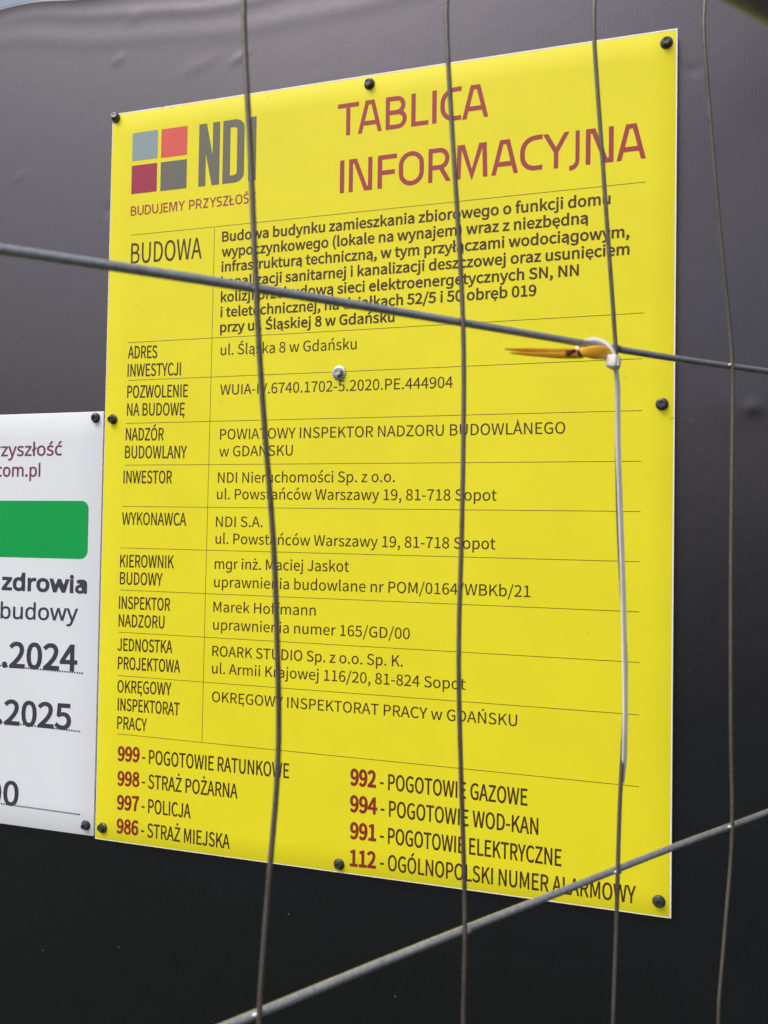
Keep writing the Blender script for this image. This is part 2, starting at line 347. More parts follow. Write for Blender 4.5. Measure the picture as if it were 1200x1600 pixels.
# ------------------------------------------------------------------ glyph outlines (units: 2800 per em)
GL = {
'S': {
'A': (596, '4,0,91,0,70,220,262,0,69,-220,96,0,-244,719,-101,0;187,291,36,111,71,243,4,0,73,-243,34,-111'),
'B': (644, '99,0,228,0,111,13,86,39,56,66,20,93,-11,66,-30,50,-46,35,-59,20,0,5,45,24,33,35,20,46,7,51,-18,81,-51,54,-78,31,-100,10,-213,0;189,414,0,233,111,0,74,-6,53,-20,32,-36,11,-54,-10,-49,-31,-37,-54,-23,-79,-8;189,73,0,270,126,0,84,-8,61,-23,38,-40,13,-58,-13,-63,-39,-44,-62,-26,-82,-8'),
'C': (626, '370,-13,65,7,59,20,51,32,45,44,-50,58,-36,-34,-39,-26,-43,-16,-48,-5,-93,20,-71,59,-44,93,-16,123,16,121,47,91,71,58,92,20,44,-5,39,-14,34,-21,31,-28,49,59,-36,33,-46,29,-54,19,-62,7,-126,-25,-101,-74,-67,-117,-24,-156,23,-157,66,-116,99,-74'),
'D': (675, '99,0,183,0,144,25,105,71,64,113,22,153,-22,152,-65,112,-106,69,-146,24,-179,0;189,75,0,570,82,0,111,-19,79,-54,47,-89,16,-121,-16,-122,-47,-90,-79,-56,-111,-19'),
'E': (577, '99,0,425,0,0,77,-335,0,0,262,273,0,0,78,-273,0,0,225,324,0,0,77,-414,0'),
'F': (541, '99,0,90,0,0,323,275,0,0,76,-275,0,0,243,324,0,0,77,-414,0'),
'G': (676, '381,-13,69,7,61,17,51,26,41,34,0,302,-236,0,0,-76,153,0,0,-188,-57,-31,-73,-11,-102,20,-76,59,-46,93,-16,123,17,121,48,91,76,58,98,20,50,-5,41,-15,35,-21,29,-27,49,59,-35,32,-46,28,-57,21,-69,7,-131,-25,-105,-74,-68,-117,-25,-156,24,-157,67,-116,103,-74'),
'H': (714, '99,0,90,0,0,339,336,0,0,-339,91,0,0,719,-91,0,0,-301,-336,0,0,301,-90,0'),
'I': (287, '99,0,90,0,0,719,-90,0'),
'J': (525, '232,-13,90,18,62,47,35,71,11,88,0,508,-91,0,0,-499,-7,-70,-22,-48,-36,-27,-50,-8,-37,4,-33,15,-29,25,-26,37,-65,-47,36,-49,45,-36,54,-21'),
'K': (633, '99,0,90,0,0,227,124,148,215,-375,101,0,-259,446,225,273,-103,0,-301,-361,-2,0,0,361,-90,0'),
'L': (532, '99,0,405,0,0,77,-315,0,0,642,-90,0'),
'M': (796, '99,0,81,0,0,585,187,-512,60,0,186,512,0,-585,84,0,0,719,-109,0,-189,-535,-191,535,-109,0'),
'N': (709, '99,0,85,0,0,580,333,-580,93,0,0,719,-86,0,0,-579,-333,579,-92,0'),
'O': (727, '364,-13,124,26,97,75,63,118,23,156,-23,155,-63,116,-97,73,-124,25,-124,-25,-97,-73,-64,-116,-22,-155,22,-156,64,-118,97,-75;364,67,-88,21,-68,59,-43,93,-15,122,15,121,43,91,68,58,88,20,88,-20,67,-58,43,-91,15,-121,-15,-122,-43,-93,-67,-59'),
'P': (621, '99,0,90,0,0,286,119,0,108,14,83,40,54,69,20,99,-20,99,-54,65,-85,36,-110,11,-205,0;189,360,0,285,103,0,83,-7,60,-22,35,-42,12,-66,-11,-67,-34,-46,-58,-27,-83,-8'),
'R': (623, '189,377,0,268,121,0,75,-7,54,-21,34,-40,11,-59,-11,-62,-34,-44,-54,-26,-75,-9;493,0,102,0,-182,315,66,25,51,43,33,59,12,76,-19,94,-52,62,-80,34,-100,11,-225,0,0,-719,90,0,0,305,130,0'),
'S': (584, '298,-13,101,16,77,44,49,64,17,80,-11,70,-32,53,-47,39,-58,30,-102,44,-42,19,-39,24,-28,33,-10,45,9,43,27,33,43,21,55,7,47,-5,43,-13,39,-21,35,-28,47,58,-42,36,-51,28,-56,18,-62,6,-91,-14,-71,-39,-48,-60,-17,-77,14,-69,34,-52,48,-37,50,-26,103,-45,48,-23,38,-25,26,-33,9,-48,-10,-47,-30,-37,-47,-24,-64,-8,-55,6,-53,18,-48,28,-42,37,-54,-63,51,-44,59,-33,67,-21'),
'T': (587, '248,0,91,0,0,642,218,0,0,77,-527,0,0,-77,218,0'),
'U': (707, '354,-13,102,16,82,52,54,96,20,145,0,423,-87,0,0,-425,-14,-108,-36,-70,-54,-38,-67,-11,-66,11,-53,38,-36,70,-13,108,0,425,-90,0,0,-423,20,-145,54,-96,82,-52'),
'V': (564, '230,0,105,0,229,719,-92,0,-116,-390,-34,-118,-36,-119,-4,0,-69,237,-117,390,-95,0'),
'W': (861, '177,0,108,0,107,433,36,164,4,0,36,-164,108,-433,110,0,148,719,-86,0,-77,-392,-40,-233,-6,0,-50,233,-100,392,-84,0,-99,-392,-51,-233,-4,0,-43,233,-75,392,-94,0'),
'Y': (521, '215,0,90,0,0,278,217,441,-95,0,-92,-203,-72,-158,-4,0,-71,158,-93,203,-96,0,216,-441'),
'Z': (591, '49,0,496,0,0,77,-384,0,379,588,0,54,-457,0,0,-77,345,0,-379,-587'),
'a': (552, '213,-13,48,6,45,17,43,24,40,30,3,0,8,-64,74,0,0,327,-11,90,-33,69,-57,45,-84,15,-62,-6,-57,-17,-49,-22,-41,-25,35,-61,34,21,38,18,42,13,46,5,53,-12,34,-30,17,-43,5,-50,-146,-25,-102,-40,-59,-57,-19,-77,12,-64,32,-47,49,-30;238,60,-37,4,-30,15,-20,26,-7,39,12,47,41,38,74,29,113,19,0,-148,-37,-30,-36,-22,-36,-13'),
'b': (606, '325,-13,87,19,74,57,51,90,19,122,-14,111,-41,86,-66,55,-91,19,-44,-6,-44,-16,-41,-23,-39,-29,4,95,0,213,-90,0,0,-780,72,0,8,55,4,0,36,-28,38,-22,39,-13;310,63,-29,3,-32,9,-34,17,-35,26,0,280,37,31,36,23,35,14,34,5,65,-15,43,-39,25,-63,8,-80,-12,-89,-32,-66,-48,-42'),
'c': (500, '300,-13,47,5,45,13,42,21,39,28,-40,61,-26,-21,-31,-17,-33,-11,-35,-4,-67,14,-52,42,-34,64,-12,84,13,83,35,65,53,42,67,15,57,-13,49,-33,45,58,-30,24,-36,20,-41,14,-48,5,-98,-19,-82,-55,-55,-88,-21,-118,19,-118,53,-88,79,-54'),
'd': (608, '272,-13,46,6,43,17,39,24,33,29,3,0,8,-63,74,0,0,780,-91,0,0,-205,5,-91,-34,26,-35,20,-37,12,-44,4,-87,-19,-73,-56,-51,-89,-19,-116,16,-119,44,-87,69,-54;291,63,-62,14,-46,40,-29,64,-10,86,12,83,33,64,49,42,60,15,33,-3,32,-10,32,-18,32,-25,0,-280,-33,-32,-33,-22,-34,-14'),
'e': (543, '306,-13,51,4,46,12,41,17,36,21,-31,60,-62,-31,-71,-11,-70,13,-54,37,-37,59,-16,77,359,0,4,51,-14,103,-41,79,-67,50,-91,18,-88,-19,-76,-56,-54,-88,-20,-117,20,-118,54,-87,81,-55;138,309,18,70,34,52,47,33,54,11,56,-11,42,-32,26,-52,9,-71'),
'f': (319, '32,460,73,0,0,-460,89,0,0,460,113,0,0,72,-113,0,0,85,5,45,14,33,23,20,34,7,29,-4,30,-11,20,69,-41,12,-48,5,-69,-12,-48,-35,-29,-55,-9,-73,0,-86,-73,-5'),
'g': (601, '268,542,50,-5,44,-15,20,-11,18,-14,17,-17,16,-19,5,0,11,71,69,0,0,-541,-2,-36,-5,-33,-8,-30,-10,-27,-15,-24,-18,-21,-21,-18,-24,-15,-27,-11,-32,-8,-34,-4,-39,-2,-54,2,-50,6,-45,11,-39,14,0,81,40,-18,47,-13,51,-8,55,-3,32,3,28,7,25,13,21,18,17,22,12,25,7,29,3,33,0,21,1,34,2,31,-4,0,-15,-19,-16,-16,-18,-14,-19,-11,-44,-15,-50,-5,-49,5,-42,13,-37,23,-31,31,-25,40,-18,47,-11,55,-3,61,3,60,11,54,18,47,25,41,31,33,37,23,42,14;280,468,-21,-1,-19,-5,-18,-7,-16,-11,-15,-13,-13,-16,-10,-19,-9,-21,-12,-51,-4,-60,2,-46,6,-41,12,-34,15,-29,20,-23,24,-16,28,-10,32,-4,37,3,32,8,26,13,21,20,16,25,11,32,7,38,2,44,0,21,-4,65,-12,52,-9,21,-12,18,-14,15,-16,12,-18,8,-21,7,-23,4'),
'h': (595, '90,0,90,0,0,386,38,36,34,25,35,16,38,5,46,-9,31,-25,19,-44,5,-65,0,-325,90,0,0,337,-10,90,-30,65,-50,40,-73,14,-51,-7,-46,-19,-41,-29,-39,-34,4,110,0,213,-90,0'),
'i': (270, '90,0,90,0,0,532,-90,0;135,642,25,4,18,12,13,19,4,25,-4,23,-13,19,-18,12,-25,4,-24,-4,-18,-12,-12,-19,-5,-23,5,-25,12,-19,18,-12'),
'j': (270, '34,-237,68,12,45,35,25,56,8,73,0,593,-89,0,0,-593,-3,-43,-10,-34,-20,-20,-33,-8,-27,3,-23,7,-18,-68,34,-9;135,642,24,4,19,12,13,19,4,25,-4,23,-13,19,-19,12,-24,4,-24,-4,-19,-12,-12,-19,-5,-23,5,-25,12,-19,19,-12'),
'k': (541, '90,0,88,0,0,140,100,117,156,-257,97,0,-201,318,178,214,-100,0,-226,-280,-4,0,0,528,-88,0'),
'l': (278, '184,-13,31,3,21,5,-12,69,-19,-2,-17,9,-8,29,0,680,-90,0,0,-674,6,-51,16,-37,29,-23'),
'm': (908, '90,0,90,0,0,386,36,36,34,26,33,15,31,5,44,-9,31,-25,18,-44,6,-65,0,-325,89,0,0,386,36,36,34,26,33,15,31,5,44,-9,31,-25,18,-44,6,-65,0,-325,90,0,0,337,-10,90,-30,65,-50,40,-71,14,-48,-7,-44,-21,-43,-33,-42,-41,-20,43,-30,32,-42,20,-55,7,-46,-7,-43,-19,-40,-29,-36,-36,-2,0,-9,77,-74,0'),
'n': (598, '90,0,90,0,0,386,38,36,34,25,35,16,38,5,46,-9,31,-25,19,-44,5,-65,0,-325,90,0,0,337,-10,90,-30,65,-50,40,-73,14,-52,-7,-46,-19,-42,-29,-38,-36,-2,0,-9,77,-74,0'),
'o': (594, '297,-13,94,19,78,54,54,88,20,118,-20,118,-54,88,-78,55,-94,19,-93,-19,-79,-55,-54,-88,-20,-118,20,-118,54,-88,79,-54;297,62,-63,14,-48,42,-32,64,-11,84,11,83,32,65,48,42,63,15,63,-15,49,-42,32,-65,11,-83,-11,-84,-32,-64,-49,-42'),
'p': (608, '90,-225,90,0,0,181,-3,93,37,-27,37,-19,37,-12,37,-4,87,19,74,57,51,90,19,122,-14,111,-41,86,-66,55,-91,19,-46,-6,-44,-17,-41,-24,-38,-28,-2,0,-9,61,-74,0;310,63,-29,3,-31,9,-34,17,-36,26,0,280,38,31,36,23,34,14,34,5,65,-15,43,-39,25,-63,8,-80,-12,-89,-32,-66,-48,-42'),
'r': (380, '90,0,90,0,0,342,30,58,34,38,35,21,35,7,28,-3,24,-6,16,77,-26,10,-31,2,-43,-8,-40,-22,-36,-35,-31,-46,-2,0,-9,97,-74,0'),
's': (459, '229,-13,84,13,60,34,37,50,13,61,-15,64,-37,44,-52,30,-58,24,-43,17,-37,19,-25,24,-10,32,6,30,18,25,31,16,44,6,34,-3,30,-10,29,-15,28,-19,43,56,-34,24,-39,19,-44,13,-48,5,-78,-12,-57,-32,-36,-48,-12,-59,14,-59,35,-42,50,-30,56,-23,43,-17,40,-21,28,-27,10,-36,-6,-32,-20,-27,-32,-18,-47,-6,-45,4,-40,13,-37,21,-35,26,-44,-60,42,-29,48,-24,53,-15'),
't': (370, '257,-13,50,6,49,14,-18,68,-29,-11,-32,-4,-38,7,-26,20,-14,32,-4,43,0,298,145,0,0,72,-145,0,0,150,-74,0,-10,-150,-85,-5,0,-67,80,0,0,-295,8,-73,25,-56,47,-36'),
'u': (595, '246,-13,51,7,45,20,41,30,39,39,3,0,6,-83,75,0,0,532,-89,0,0,-377,-37,-41,-34,-28,-35,-16,-38,-5,-46,8,-31,25,-18,44,-5,64,0,326,-91,0,0,-337,10,-90,30,-65,51,-39'),
'v': (511, '205,0,105,0,188,532,-88,0,-101,-303,-49,-156,-5,0,-49,156,-100,303,-93,0'),
'w': (786, '175,0,103,0,76,285,36,155,5,0,36,-153,77,-287,109,0,144,532,-86,0,-78,-307,-32,-149,-5,0,-37,149,-84,307,-87,0,-83,-307,-36,-149,-5,0,-31,149,-79,307,-92,0'),
'y': (511, '99,-229,71,14,54,39,42,58,32,73,200,577,-87,0,-96,-295,-43,-151,-5,0,-53,151,-108,295,-93,0,213,-533,-11,-40,-20,-46,-26,-36,-33,-24,-41,-9,-22,3,-19,6,-18,-72,29,-8'),
'z': (466, '34,0,403,0,0,73,-290,0,281,411,0,48,-363,0,0,-72,250,0,-281,-412'),
'ń': (598, '90,0,90,0,0,386,38,36,34,25,35,16,38,5,46,-9,31,-25,19,-44,5,-65,0,-325,90,0,0,337,-10,90,-30,65,-50,40,-73,14,-52,-7,-46,-19,-42,-29,-38,-36,-2,0,-9,77,-74,0;308,627,170,169,-62,59,-155,-182'),
'ó': (594, '297,-13,94,19,78,54,54,88,20,118,-20,118,-54,88,-78,55,-94,19,-93,-19,-79,-55,-54,-88,-20,-118,20,-118,54,-88,79,-54;297,62,-63,14,-48,42,-32,64,-11,84,11,83,32,65,48,42,63,15,63,-15,49,-42,32,-65,11,-83,-11,-84,-32,-64,-49,-42;280,627,173,169,-63,59,-156,-182'),
'Ó': (727, '364,-13,124,26,97,75,63,118,23,156,-23,155,-63,116,-97,73,-124,25,-124,-25,-97,-73,-64,-116,-22,-155,22,-156,64,-118,97,-75;364,67,-88,21,-68,59,-43,93,-15,122,15,121,43,91,68,58,88,20,88,-20,67,-58,43,-91,15,-121,-15,-122,-43,-93,-67,-59;345,764,166,125,-51,62,-154,-142'),
'0': (544, '273,-13,92,23,70,70,45,117,16,165,-16,163,-45,115,-70,69,-92,22,-93,-22,-71,-69,-44,-115,-16,-163,16,-165,44,-117,71,-70;273,60,-56,17,-44,55,-28,94,-10,136,10,135,28,93,44,54,56,17,55,-17,44,-54,28,-93,10,-135,-10,-136,-28,-94,-44,-55'),
'1': (544, '86,0,394,0,0,75,-144,0,0,644,-68,0,-66,-30,-83,-21,0,-57,128,0,0,-536,-161,0'),
'2': (544, '43,0,452,0,0,77,-199,0,-118,-6,116,117,89,113,57,111,21,109,-15,86,-42,67,-66,42,-87,15,-63,-7,-55,-21,-49,-33,-45,-44,52,-51,32,34,36,26,39,18,42,6,59,-11,41,-29,24,-45,9,-57,-20,-97,-61,-108,-102,-121,-147,-138'),
'3': (544, '258,-13,90,14,74,41,49,64,18,86,-12,68,-32,53,-48,38,-60,24,0,4,52,26,41,38,26,49,9,60,-16,76,-44,56,-66,35,-84,12,-59,-6,-52,-18,-47,-27,-42,-34,48,-57,32,28,36,22,39,15,42,5,51,-8,38,-23,24,-36,9,-47,-11,-54,-33,-44,-62,-29,-93,-10,0,-69,105,-10,69,-29,38,-46,11,-59,-11,-55,-30,-42,-46,-27,-59,-9,-56,7,-47,18,-40,26,-34,31,-47,-58,40,-37,51,-32,62,-22'),
'4': (544, '333,0,85,0,0,198,96,0,0,72,-96,0,0,449,-99,0,-299,-462,0,-59,313,0;333,270,-220,0,163,245,58,106,4,0,-5,-131'),
'5': (544, '257,-13,88,17,75,47,52,78,20,104,-17,103,-47,72,-69,41,-84,14,-57,-8,-50,-21,18,208,271,0,0,77,-349,0,-24,-336,48,-30,58,31,62,11,61,-11,47,-32,30,-52,11,-69,-12,-70,-33,-54,-48,-33,-60,-12,-57,6,-47,18,-40,25,-32,30,-46,-59,41,-35,51,-30,62,-22'),
'6': (544, '295,-13,80,17,65,48,45,73,17,96,-14,99,-40,70,-64,42,-82,14,-43,-6,-43,-17,-41,-27,-36,-36,17,140,40,92,58,51,71,15,32,-4,30,-11,28,-17,23,-23,51,55,-33,30,-38,23,-45,15,-52,5,-101,-21,-84,-67,-59,-120,-22,-180,18,-156,51,-111,76,-67;141,288,37,43,37,28,37,16,35,4,57,-11,41,-32,24,-50,8,-65,-10,-67,-25,-52,-39,-33,-48,-11,-61,15,-46,44,-31,72'),
'7': (544, '194,0,93,0,14,192,33,165,62,152,102,156,0,54,-450,0,0,-77,349,0,-89,-145,-61,-147,-36,-162'),
'8': (544, '275,-13,91,15,71,39,46,59,16,73,-10,66,-27,52,-38,40,-46,31,0,5,33,30,31,41,23,48,9,54,-14,76,-39,60,-62,39,-83,14,-77,-13,-63,-37,-42,-58,-15,-74,8,-53,21,-44,31,-38,37,-31,0,-4,-48,-32,-42,-44,-30,-56,-11,-67,17,-76,48,-61,72,-39;324,390,-62,27,-52,32,-36,42,-13,56,8,48,24,36,36,23,46,9,52,-10,38,-27,24,-41,8,-50,-5,-39,-14,-37,-23,-35;275,54,-59,10,-48,27,-32,42,-11,53,7,49,20,44,32,39,40,31,72,-31,61,-35,41,-45,16,-63,-10,-49,-28,-38,-44,-25'),
'9': (544, '230,-13,98,22,83,71,58,124,22,186,-18,150,-51,106,-77,64,-96,21,-79,-16,-66,-48,-44,-73,-17,-96,14,-98,40,-70,63,-43,81,-14,45,6,44,17,41,28,36,36,-18,-141,-40,-92,-56,-50,-66,-15,-34,4,-32,10,-30,18,-25,23,-49,-56,33,-29,39,-24,47,-15;406,435,-37,-44,-38,-29,-38,-17,-37,-6,-56,12,-40,32,-24,50,-9,65,10,67,26,52,38,33,49,12,61,-15,47,-43,32,-71'),
'.': (273, '136,-13,25,5,21,14,14,21,5,28,-5,28,-14,22,-21,14,-25,5,-25,-5,-21,-14,-13,-22,-5,-28,5,-28,13,-21,21,-14'),
',': (273, '74,-186,59,34,45,47,29,57,10,67,-6,44,-14,33,-24,20,-32,8,-26,-5,-21,-12,-15,-20,-5,-26,5,-27,14,-19,21,-13,25,-4,11,1,-7,-42,-20,-36,-30,-31,-41,-23'),
'-': (340, '45,240,251,0,0,69,-251,0'),
'/': (384, '11,-175,65,0,294,953,-65,0'),
'(': (331, '234,-192,55,24,-55,109,-39,117,-23,122,-7,125,7,124,23,121,39,117,55,109,-55,26,-60,-113,-46,-119,-28,-127,-10,-138,10,-139,28,-127,46,-119'),
')': (331, '97,-192,61,112,45,119,28,127,10,139,-10,138,-28,127,-45,119,-61,113,-56,-26,56,-109,39,-117,24,-121,8,-124,-8,-125,-24,-122,-39,-117,-56,-109'),
' ': (220, '')},
'H': {
'r': (927, '752,1226,73,-3,69,-10,-25,-182,-64,11,-66,4,-68,-7,-65,-22,-59,-35,-53,-47,-44,-58,-33,-69,-22,-78,-7,-88,0,-642,-197,0,0,1204,162,0,22,-221,9,0,42,65,50,58,58,49,66,38,72,25'),
'z': (1055, '968,0,-880,0,0,130,646,921,-608,0,0,153,826,0,0,-149,-638,-902,654,0'),
'y': (1145, '2,1204,211,0,261,-685,41,-117,35,-109,25,-102,9,0,42,147,61,183,245,683,213,0,-519,-1370,-46,-105,-53,-92,-64,-74,-76,-56,-43,-20,-47,-14,-52,-9,-56,-3,-95,6,-69,12,0,157,59,-9,73,-4,65,6,55,20,47,31,40,43,33,52,27,61,63,160'),
'o': (1358, '1237,604,-10,-142,-29,-124,-48,-107,-64,-90,-81,-71,-97,-51,-110,-31,-122,-10,-115,10,-105,31,-94,51,-81,71,-66,90,-50,107,-31,124,-11,142,5,96,12,88,21,81,30,73,37,65,45,57,52,48,59,41,66,32,71,23,78,13,84,5,79,-5,75,-13,69,-23,65,-32,59,-41,52,-48,46,-57,38,-65,31,-73,23,-81,13,-88;328,604,9,-132,28,-114,21,-49,26,-43,32,-37,37,-31,41,-25,48,-18,52,-10,58,-4,58,4,53,10,47,18,42,25,37,31,31,37,27,43,21,49,28,114,9,132,-10,133,-28,112,-22,47,-26,42,-32,36,-36,31,-42,24,-47,17,-53,10,-59,4,-86,-8,-73,-22,-60,-38,-48,-53,-36,-67,-26,-78,-16,-89'),
's': (1075, '974,332,-3,-56,-11,-51,-18,-46,-26,-42,-32,-37,-39,-32,-44,-27,-51,-23,-118,-30,-138,-10,-117,5,-100,15,-85,24,-75,32,0,180,79,-35,95,-32,103,-22,104,-8,71,3,59,9,49,15,39,21,30,26,21,31,12,34,5,38,-7,43,-18,38,-35,36,-54,36,-78,38,-105,43,-108,45,-92,45,-73,49,-55,58,-19,34,-14,38,-9,43,-2,47,7,72,24,63,39,55,54,46,67,36,77,26,87,16,96,5,106,-5,99,-16,93,-26,86,-34,-68,-157,-78,29,-81,25,-84,17,-87,5,-107,-10,-78,-29,-28,-21,-20,-25,-12,-29,-4,-32,7,-45,22,-39,39,-34,59,-33,80,-36,103,-42,106,-43,89,-44,72,-50,52,-59,32,-72'),
'ć': (1078, '674,-22,-78,4,-73,12,-69,20,-64,29,-59,37,-53,46,-45,55,-39,64,-31,73,-22,83,-13,92,-5,102,5,106,14,96,23,85,33,75,40,65,47,55,53,47,61,37,65,28,70,21,74,12,79,4,90,-5,87,-14,78,-21,62,-25,-61,-164,-58,20,-68,18,-69,14,-65,4,-58,-3,-53,-10,-47,-16,-42,-23,-37,-28,-32,-36,-26,-41,-22,-47,-29,-114,-9,-138,9,-133,29,-111,21,-48,27,-41,31,-35,36,-29,40,-23,45,-16,50,-10,55,-3,93,5,81,15,73,23,65,27,0,-175,-63,-28,-70,-21,-81,-12;970,1698,-58,-77,-85,-93,-92,-92,-86,-75,-130,0,0,27,73,101,77,120,63,111,238,0'),
'ł': (579, '175,0,0,640,-114,-72,-81,133,195,125,0,880,198,0,0,-752,143,99,84,-132,-227,-153,0,-768'),
'ś': (1075, '974,332,-3,-56,-11,-51,-18,-46,-26,-42,-32,-37,-39,-32,-44,-27,-51,-23,-118,-30,-138,-10,-117,5,-100,15,-85,24,-75,32,0,180,79,-35,95,-32,103,-22,104,-8,71,3,59,9,49,15,39,21,30,26,21,31,12,34,5,38,-7,43,-18,38,-35,36,-54,36,-78,38,-105,43,-108,45,-92,45,-73,49,-55,58,-19,34,-14,38,-9,43,-2,47,7,72,24,63,39,55,54,46,67,36,77,26,87,16,96,5,106,-5,99,-16,93,-26,86,-34,-68,-157,-78,29,-81,25,-84,17,-87,5,-107,-10,-78,-29,-28,-21,-20,-25,-12,-29,-4,-32,7,-45,22,-39,39,-34,59,-33,80,-36,103,-42,106,-43,89,-44,72,-50,52,-59,32,-72;871,1698,-58,-77,-84,-93,-92,-92,-87,-75,-130,0,0,27,73,101,77,120,63,111,238,0'),
'c': (1078, '674,-22,-78,4,-73,12,-69,20,-64,29,-59,37,-53,46,-45,55,-39,64,-31,73,-22,83,-13,92,-5,102,5,106,14,96,23,85,33,75,40,65,47,55,53,47,61,37,65,28,70,21,74,12,79,4,90,-5,87,-14,78,-21,62,-25,-61,-164,-58,20,-68,18,-69,14,-65,4,-58,-3,-53,-10,-47,-16,-42,-23,-37,-28,-32,-36,-26,-41,-22,-47,-29,-114,-9,-138,9,-133,29,-111,21,-48,27,-41,31,-35,36,-29,40,-23,45,-16,50,-10,55,-3,93,5,81,15,73,23,65,27,0,-175,-63,-28,-70,-21,-81,-12'),
'm': (2099, '1511,1226,96,-7,83,-19,70,-33,57,-45,44,-61,31,-76,19,-93,7,-108,0,-784,-196,0,0,775,-4,66,-11,58,-18,49,-26,40,-34,31,-42,23,-51,13,-59,5,-81,-6,-69,-19,-56,-32,-44,-44,-33,-56,-23,-68,-14,-80,-5,-90,0,-665,-195,0,0,775,-7,86,-20,72,-34,56,-47,39,-62,24,-77,8,-58,-3,-51,-10,-44,-16,-38,-22,-33,-28,-27,-34,-23,-39,-17,-46,-23,-108,-8,-130,0,-624,-197,0,0,1204,159,0,29,-164,12,0,42,57,51,47,58,36,64,26,69,15,70,5,67,-3,61,-9,55,-16,50,-21,43,-28,37,-35,31,-42,25,-48,11,0,33,48,39,42,44,35,49,28,53,21,54,16,57,9'),
'.': (602, '162,121,2,39,8,32,12,26,18,20,44,25,53,9,54,-9,46,-25,18,-20,13,-26,8,-32,2,-39,-2,-37,-8,-32,-13,-27,-18,-21,-46,-26,-54,-9,-53,9,-44,26,-18,21,-12,27,-8,32'),
'p': (1381, '763,1226,106,-10,95,-29,84,-48,74,-68,59,-87,42,-107,26,-127,8,-146,-3,-98,-12,-90,-19,-82,-27,-75,-34,-65,-40,-58,-47,-48,-52,-40,-58,-31,-63,-22,-68,-13,-73,-4,-87,6,-77,18,-66,29,-56,35,-47,41,-40,46,-13,0,9,-97,4,-101,0,-494,-197,0,0,1743,162,0,26,-164,9,0,40,49,47,45,55,38,66,29,77,19;728,1060,-58,-3,-52,-9,-46,-14,-40,-20,-34,-26,-30,-32,-24,-37,-20,-43,-25,-105,-11,-129,0,-38,8,-137,24,-114,18,-49,24,-42,30,-37,35,-30,41,-23,48,-17,54,-10,62,-4,53,4,47,12,43,19,38,26,33,33,28,39,25,44,19,49,26,112,9,127,-5,98,-15,88,-25,77,-35,67,-45,54,-56,39,-67,23'),
'l': (579, '388,0,-197,0,0,1706,197,0'),
'd': (1381, '617,-22,-106,9,-96,30,-84,48,-73,69,-59,87,-42,107,-25,126,-9,146,9,145,25,126,43,108,59,89,74,69,84,49,96,30,107,10,88,-6,76,-18,65,-27,56,-37,48,-42,39,-47,14,0,-8,86,-6,91,0,480,198,0,0,-1706,-159,0,-30,162,-9,0,-39,-49,-48,-45,-57,-37,-65,-29,-77,-18;649,141,88,7,74,20,60,32,46,46,34,59,24,72,15,85,5,99,0,36,-5,106,-14,93,-23,79,-32,67,-45,52,-61,38,-76,23,-92,7,-75,-8,-65,-24,-55,-39,-44,-56,-35,-69,-25,-79,-15,-91,-5,-101,5,-102,15,-89,25,-78,35,-66,45,-52,55,-37,65,-22'),
'w': (1765, '968,680,-27,94,-24,87,-19,78,-13,60,-9,0,-13,-60,-18,-79,-22,-89,-28,-93,-216,-676,-224,0,-330,1204,204,0,166,-642,34,-132,28,-126,17,-102,9,0,15,68,20,85,22,90,24,81,213,678,215,0,207,-678,33,-110,30,-114,18,-97,9,0,17,95,29,126,35,136,168,642,202,0,-334,-1204,-232,0'),
'i': (579, '388,1204,0,-1204,-197,0,0,1204;292,1655,42,-8,38,-22,26,-39,8,-57,-8,-55,-26,-39,-38,-24,-42,-8,-46,8,-37,24,-25,39,-9,55,9,57,25,39,37,22'),
'a': (1259, '647,1224,103,-6,88,-18,74,-31,60,-42,46,-55,33,-70,20,-84,7,-98,0,-820,-144,0,-38,171,-9,0,-53,-60,-54,-49,-59,-38,-66,-26,-79,-15,-93,-5,-103,9,-91,29,-41,21,-37,27,-31,32,-27,38,-22,42,-15,48,-10,53,-3,58,9,84,27,75,44,64,62,54,80,43,99,32,119,21,137,11,205,6,0,72,-4,70,-13,58,-20,46,-28,35,-36,25,-43,19,-49,11,-57,3,-92,-7,-87,-21,-83,-30,-77,-34,-60,148,86,40,100,33,110,23;705,582,-104,-8,-86,-15,-69,-21,-52,-28,-38,-35,-27,-41,-16,-48,-5,-54,3,-47,12,-40,19,-34,27,-27,33,-21,38,-14,42,-9,46,-3,73,5,66,16,61,26,53,37,45,48,31,59,19,71,6,82,0,107'),
'b': (1381, '388,1291,-3,-142,-8,-105,11,0,62,70,80,58,48,23,55,16,61,10,67,3,107,-10,96,-29,84,-49,74,-68,59,-88,42,-107,26,-126,8,-145,-3,-99,-12,-91,-19,-82,-27,-74,-34,-65,-41,-57,-46,-48,-53,-39,-59,-30,-63,-22,-67,-13,-72,-4,-67,3,-61,9,-55,17,-48,22,-80,57,-62,67,-15,0,-41,-153,-141,0,0,1706,197,0;728,1060,-61,-3,-54,-9,-47,-15,-41,-21,-34,-28,-29,-34,-24,-40,-18,-47,-24,-113,-8,-141,0,-9,5,-105,14,-92,23,-78,31,-66,45,-51,60,-37,75,-22,91,-8,76,8,65,22,55,37,45,52,35,67,25,79,15,92,5,106,-5,106,-15,93,-25,78,-35,64,-45,50,-56,36,-67,22'),
'u': (1387, '1197,1204,0,-1204,-162,0,-29,159,-9,0,-44,-57,-55,-46,-63,-35,-69,-24,-74,-15,-77,-4,-69,2,-63,9,-57,14,-52,21,-46,26,-40,32,-33,39,-28,45,-22,52,-15,59,-10,66,-3,72,0,789,200,0,0,-775,4,-67,13,-59,20,-49,28,-41,37,-31,46,-23,55,-13,64,-5,64,4,57,9,49,16,43,22,36,28,30,34,25,40,19,46,24,108,8,129,0,627')}}
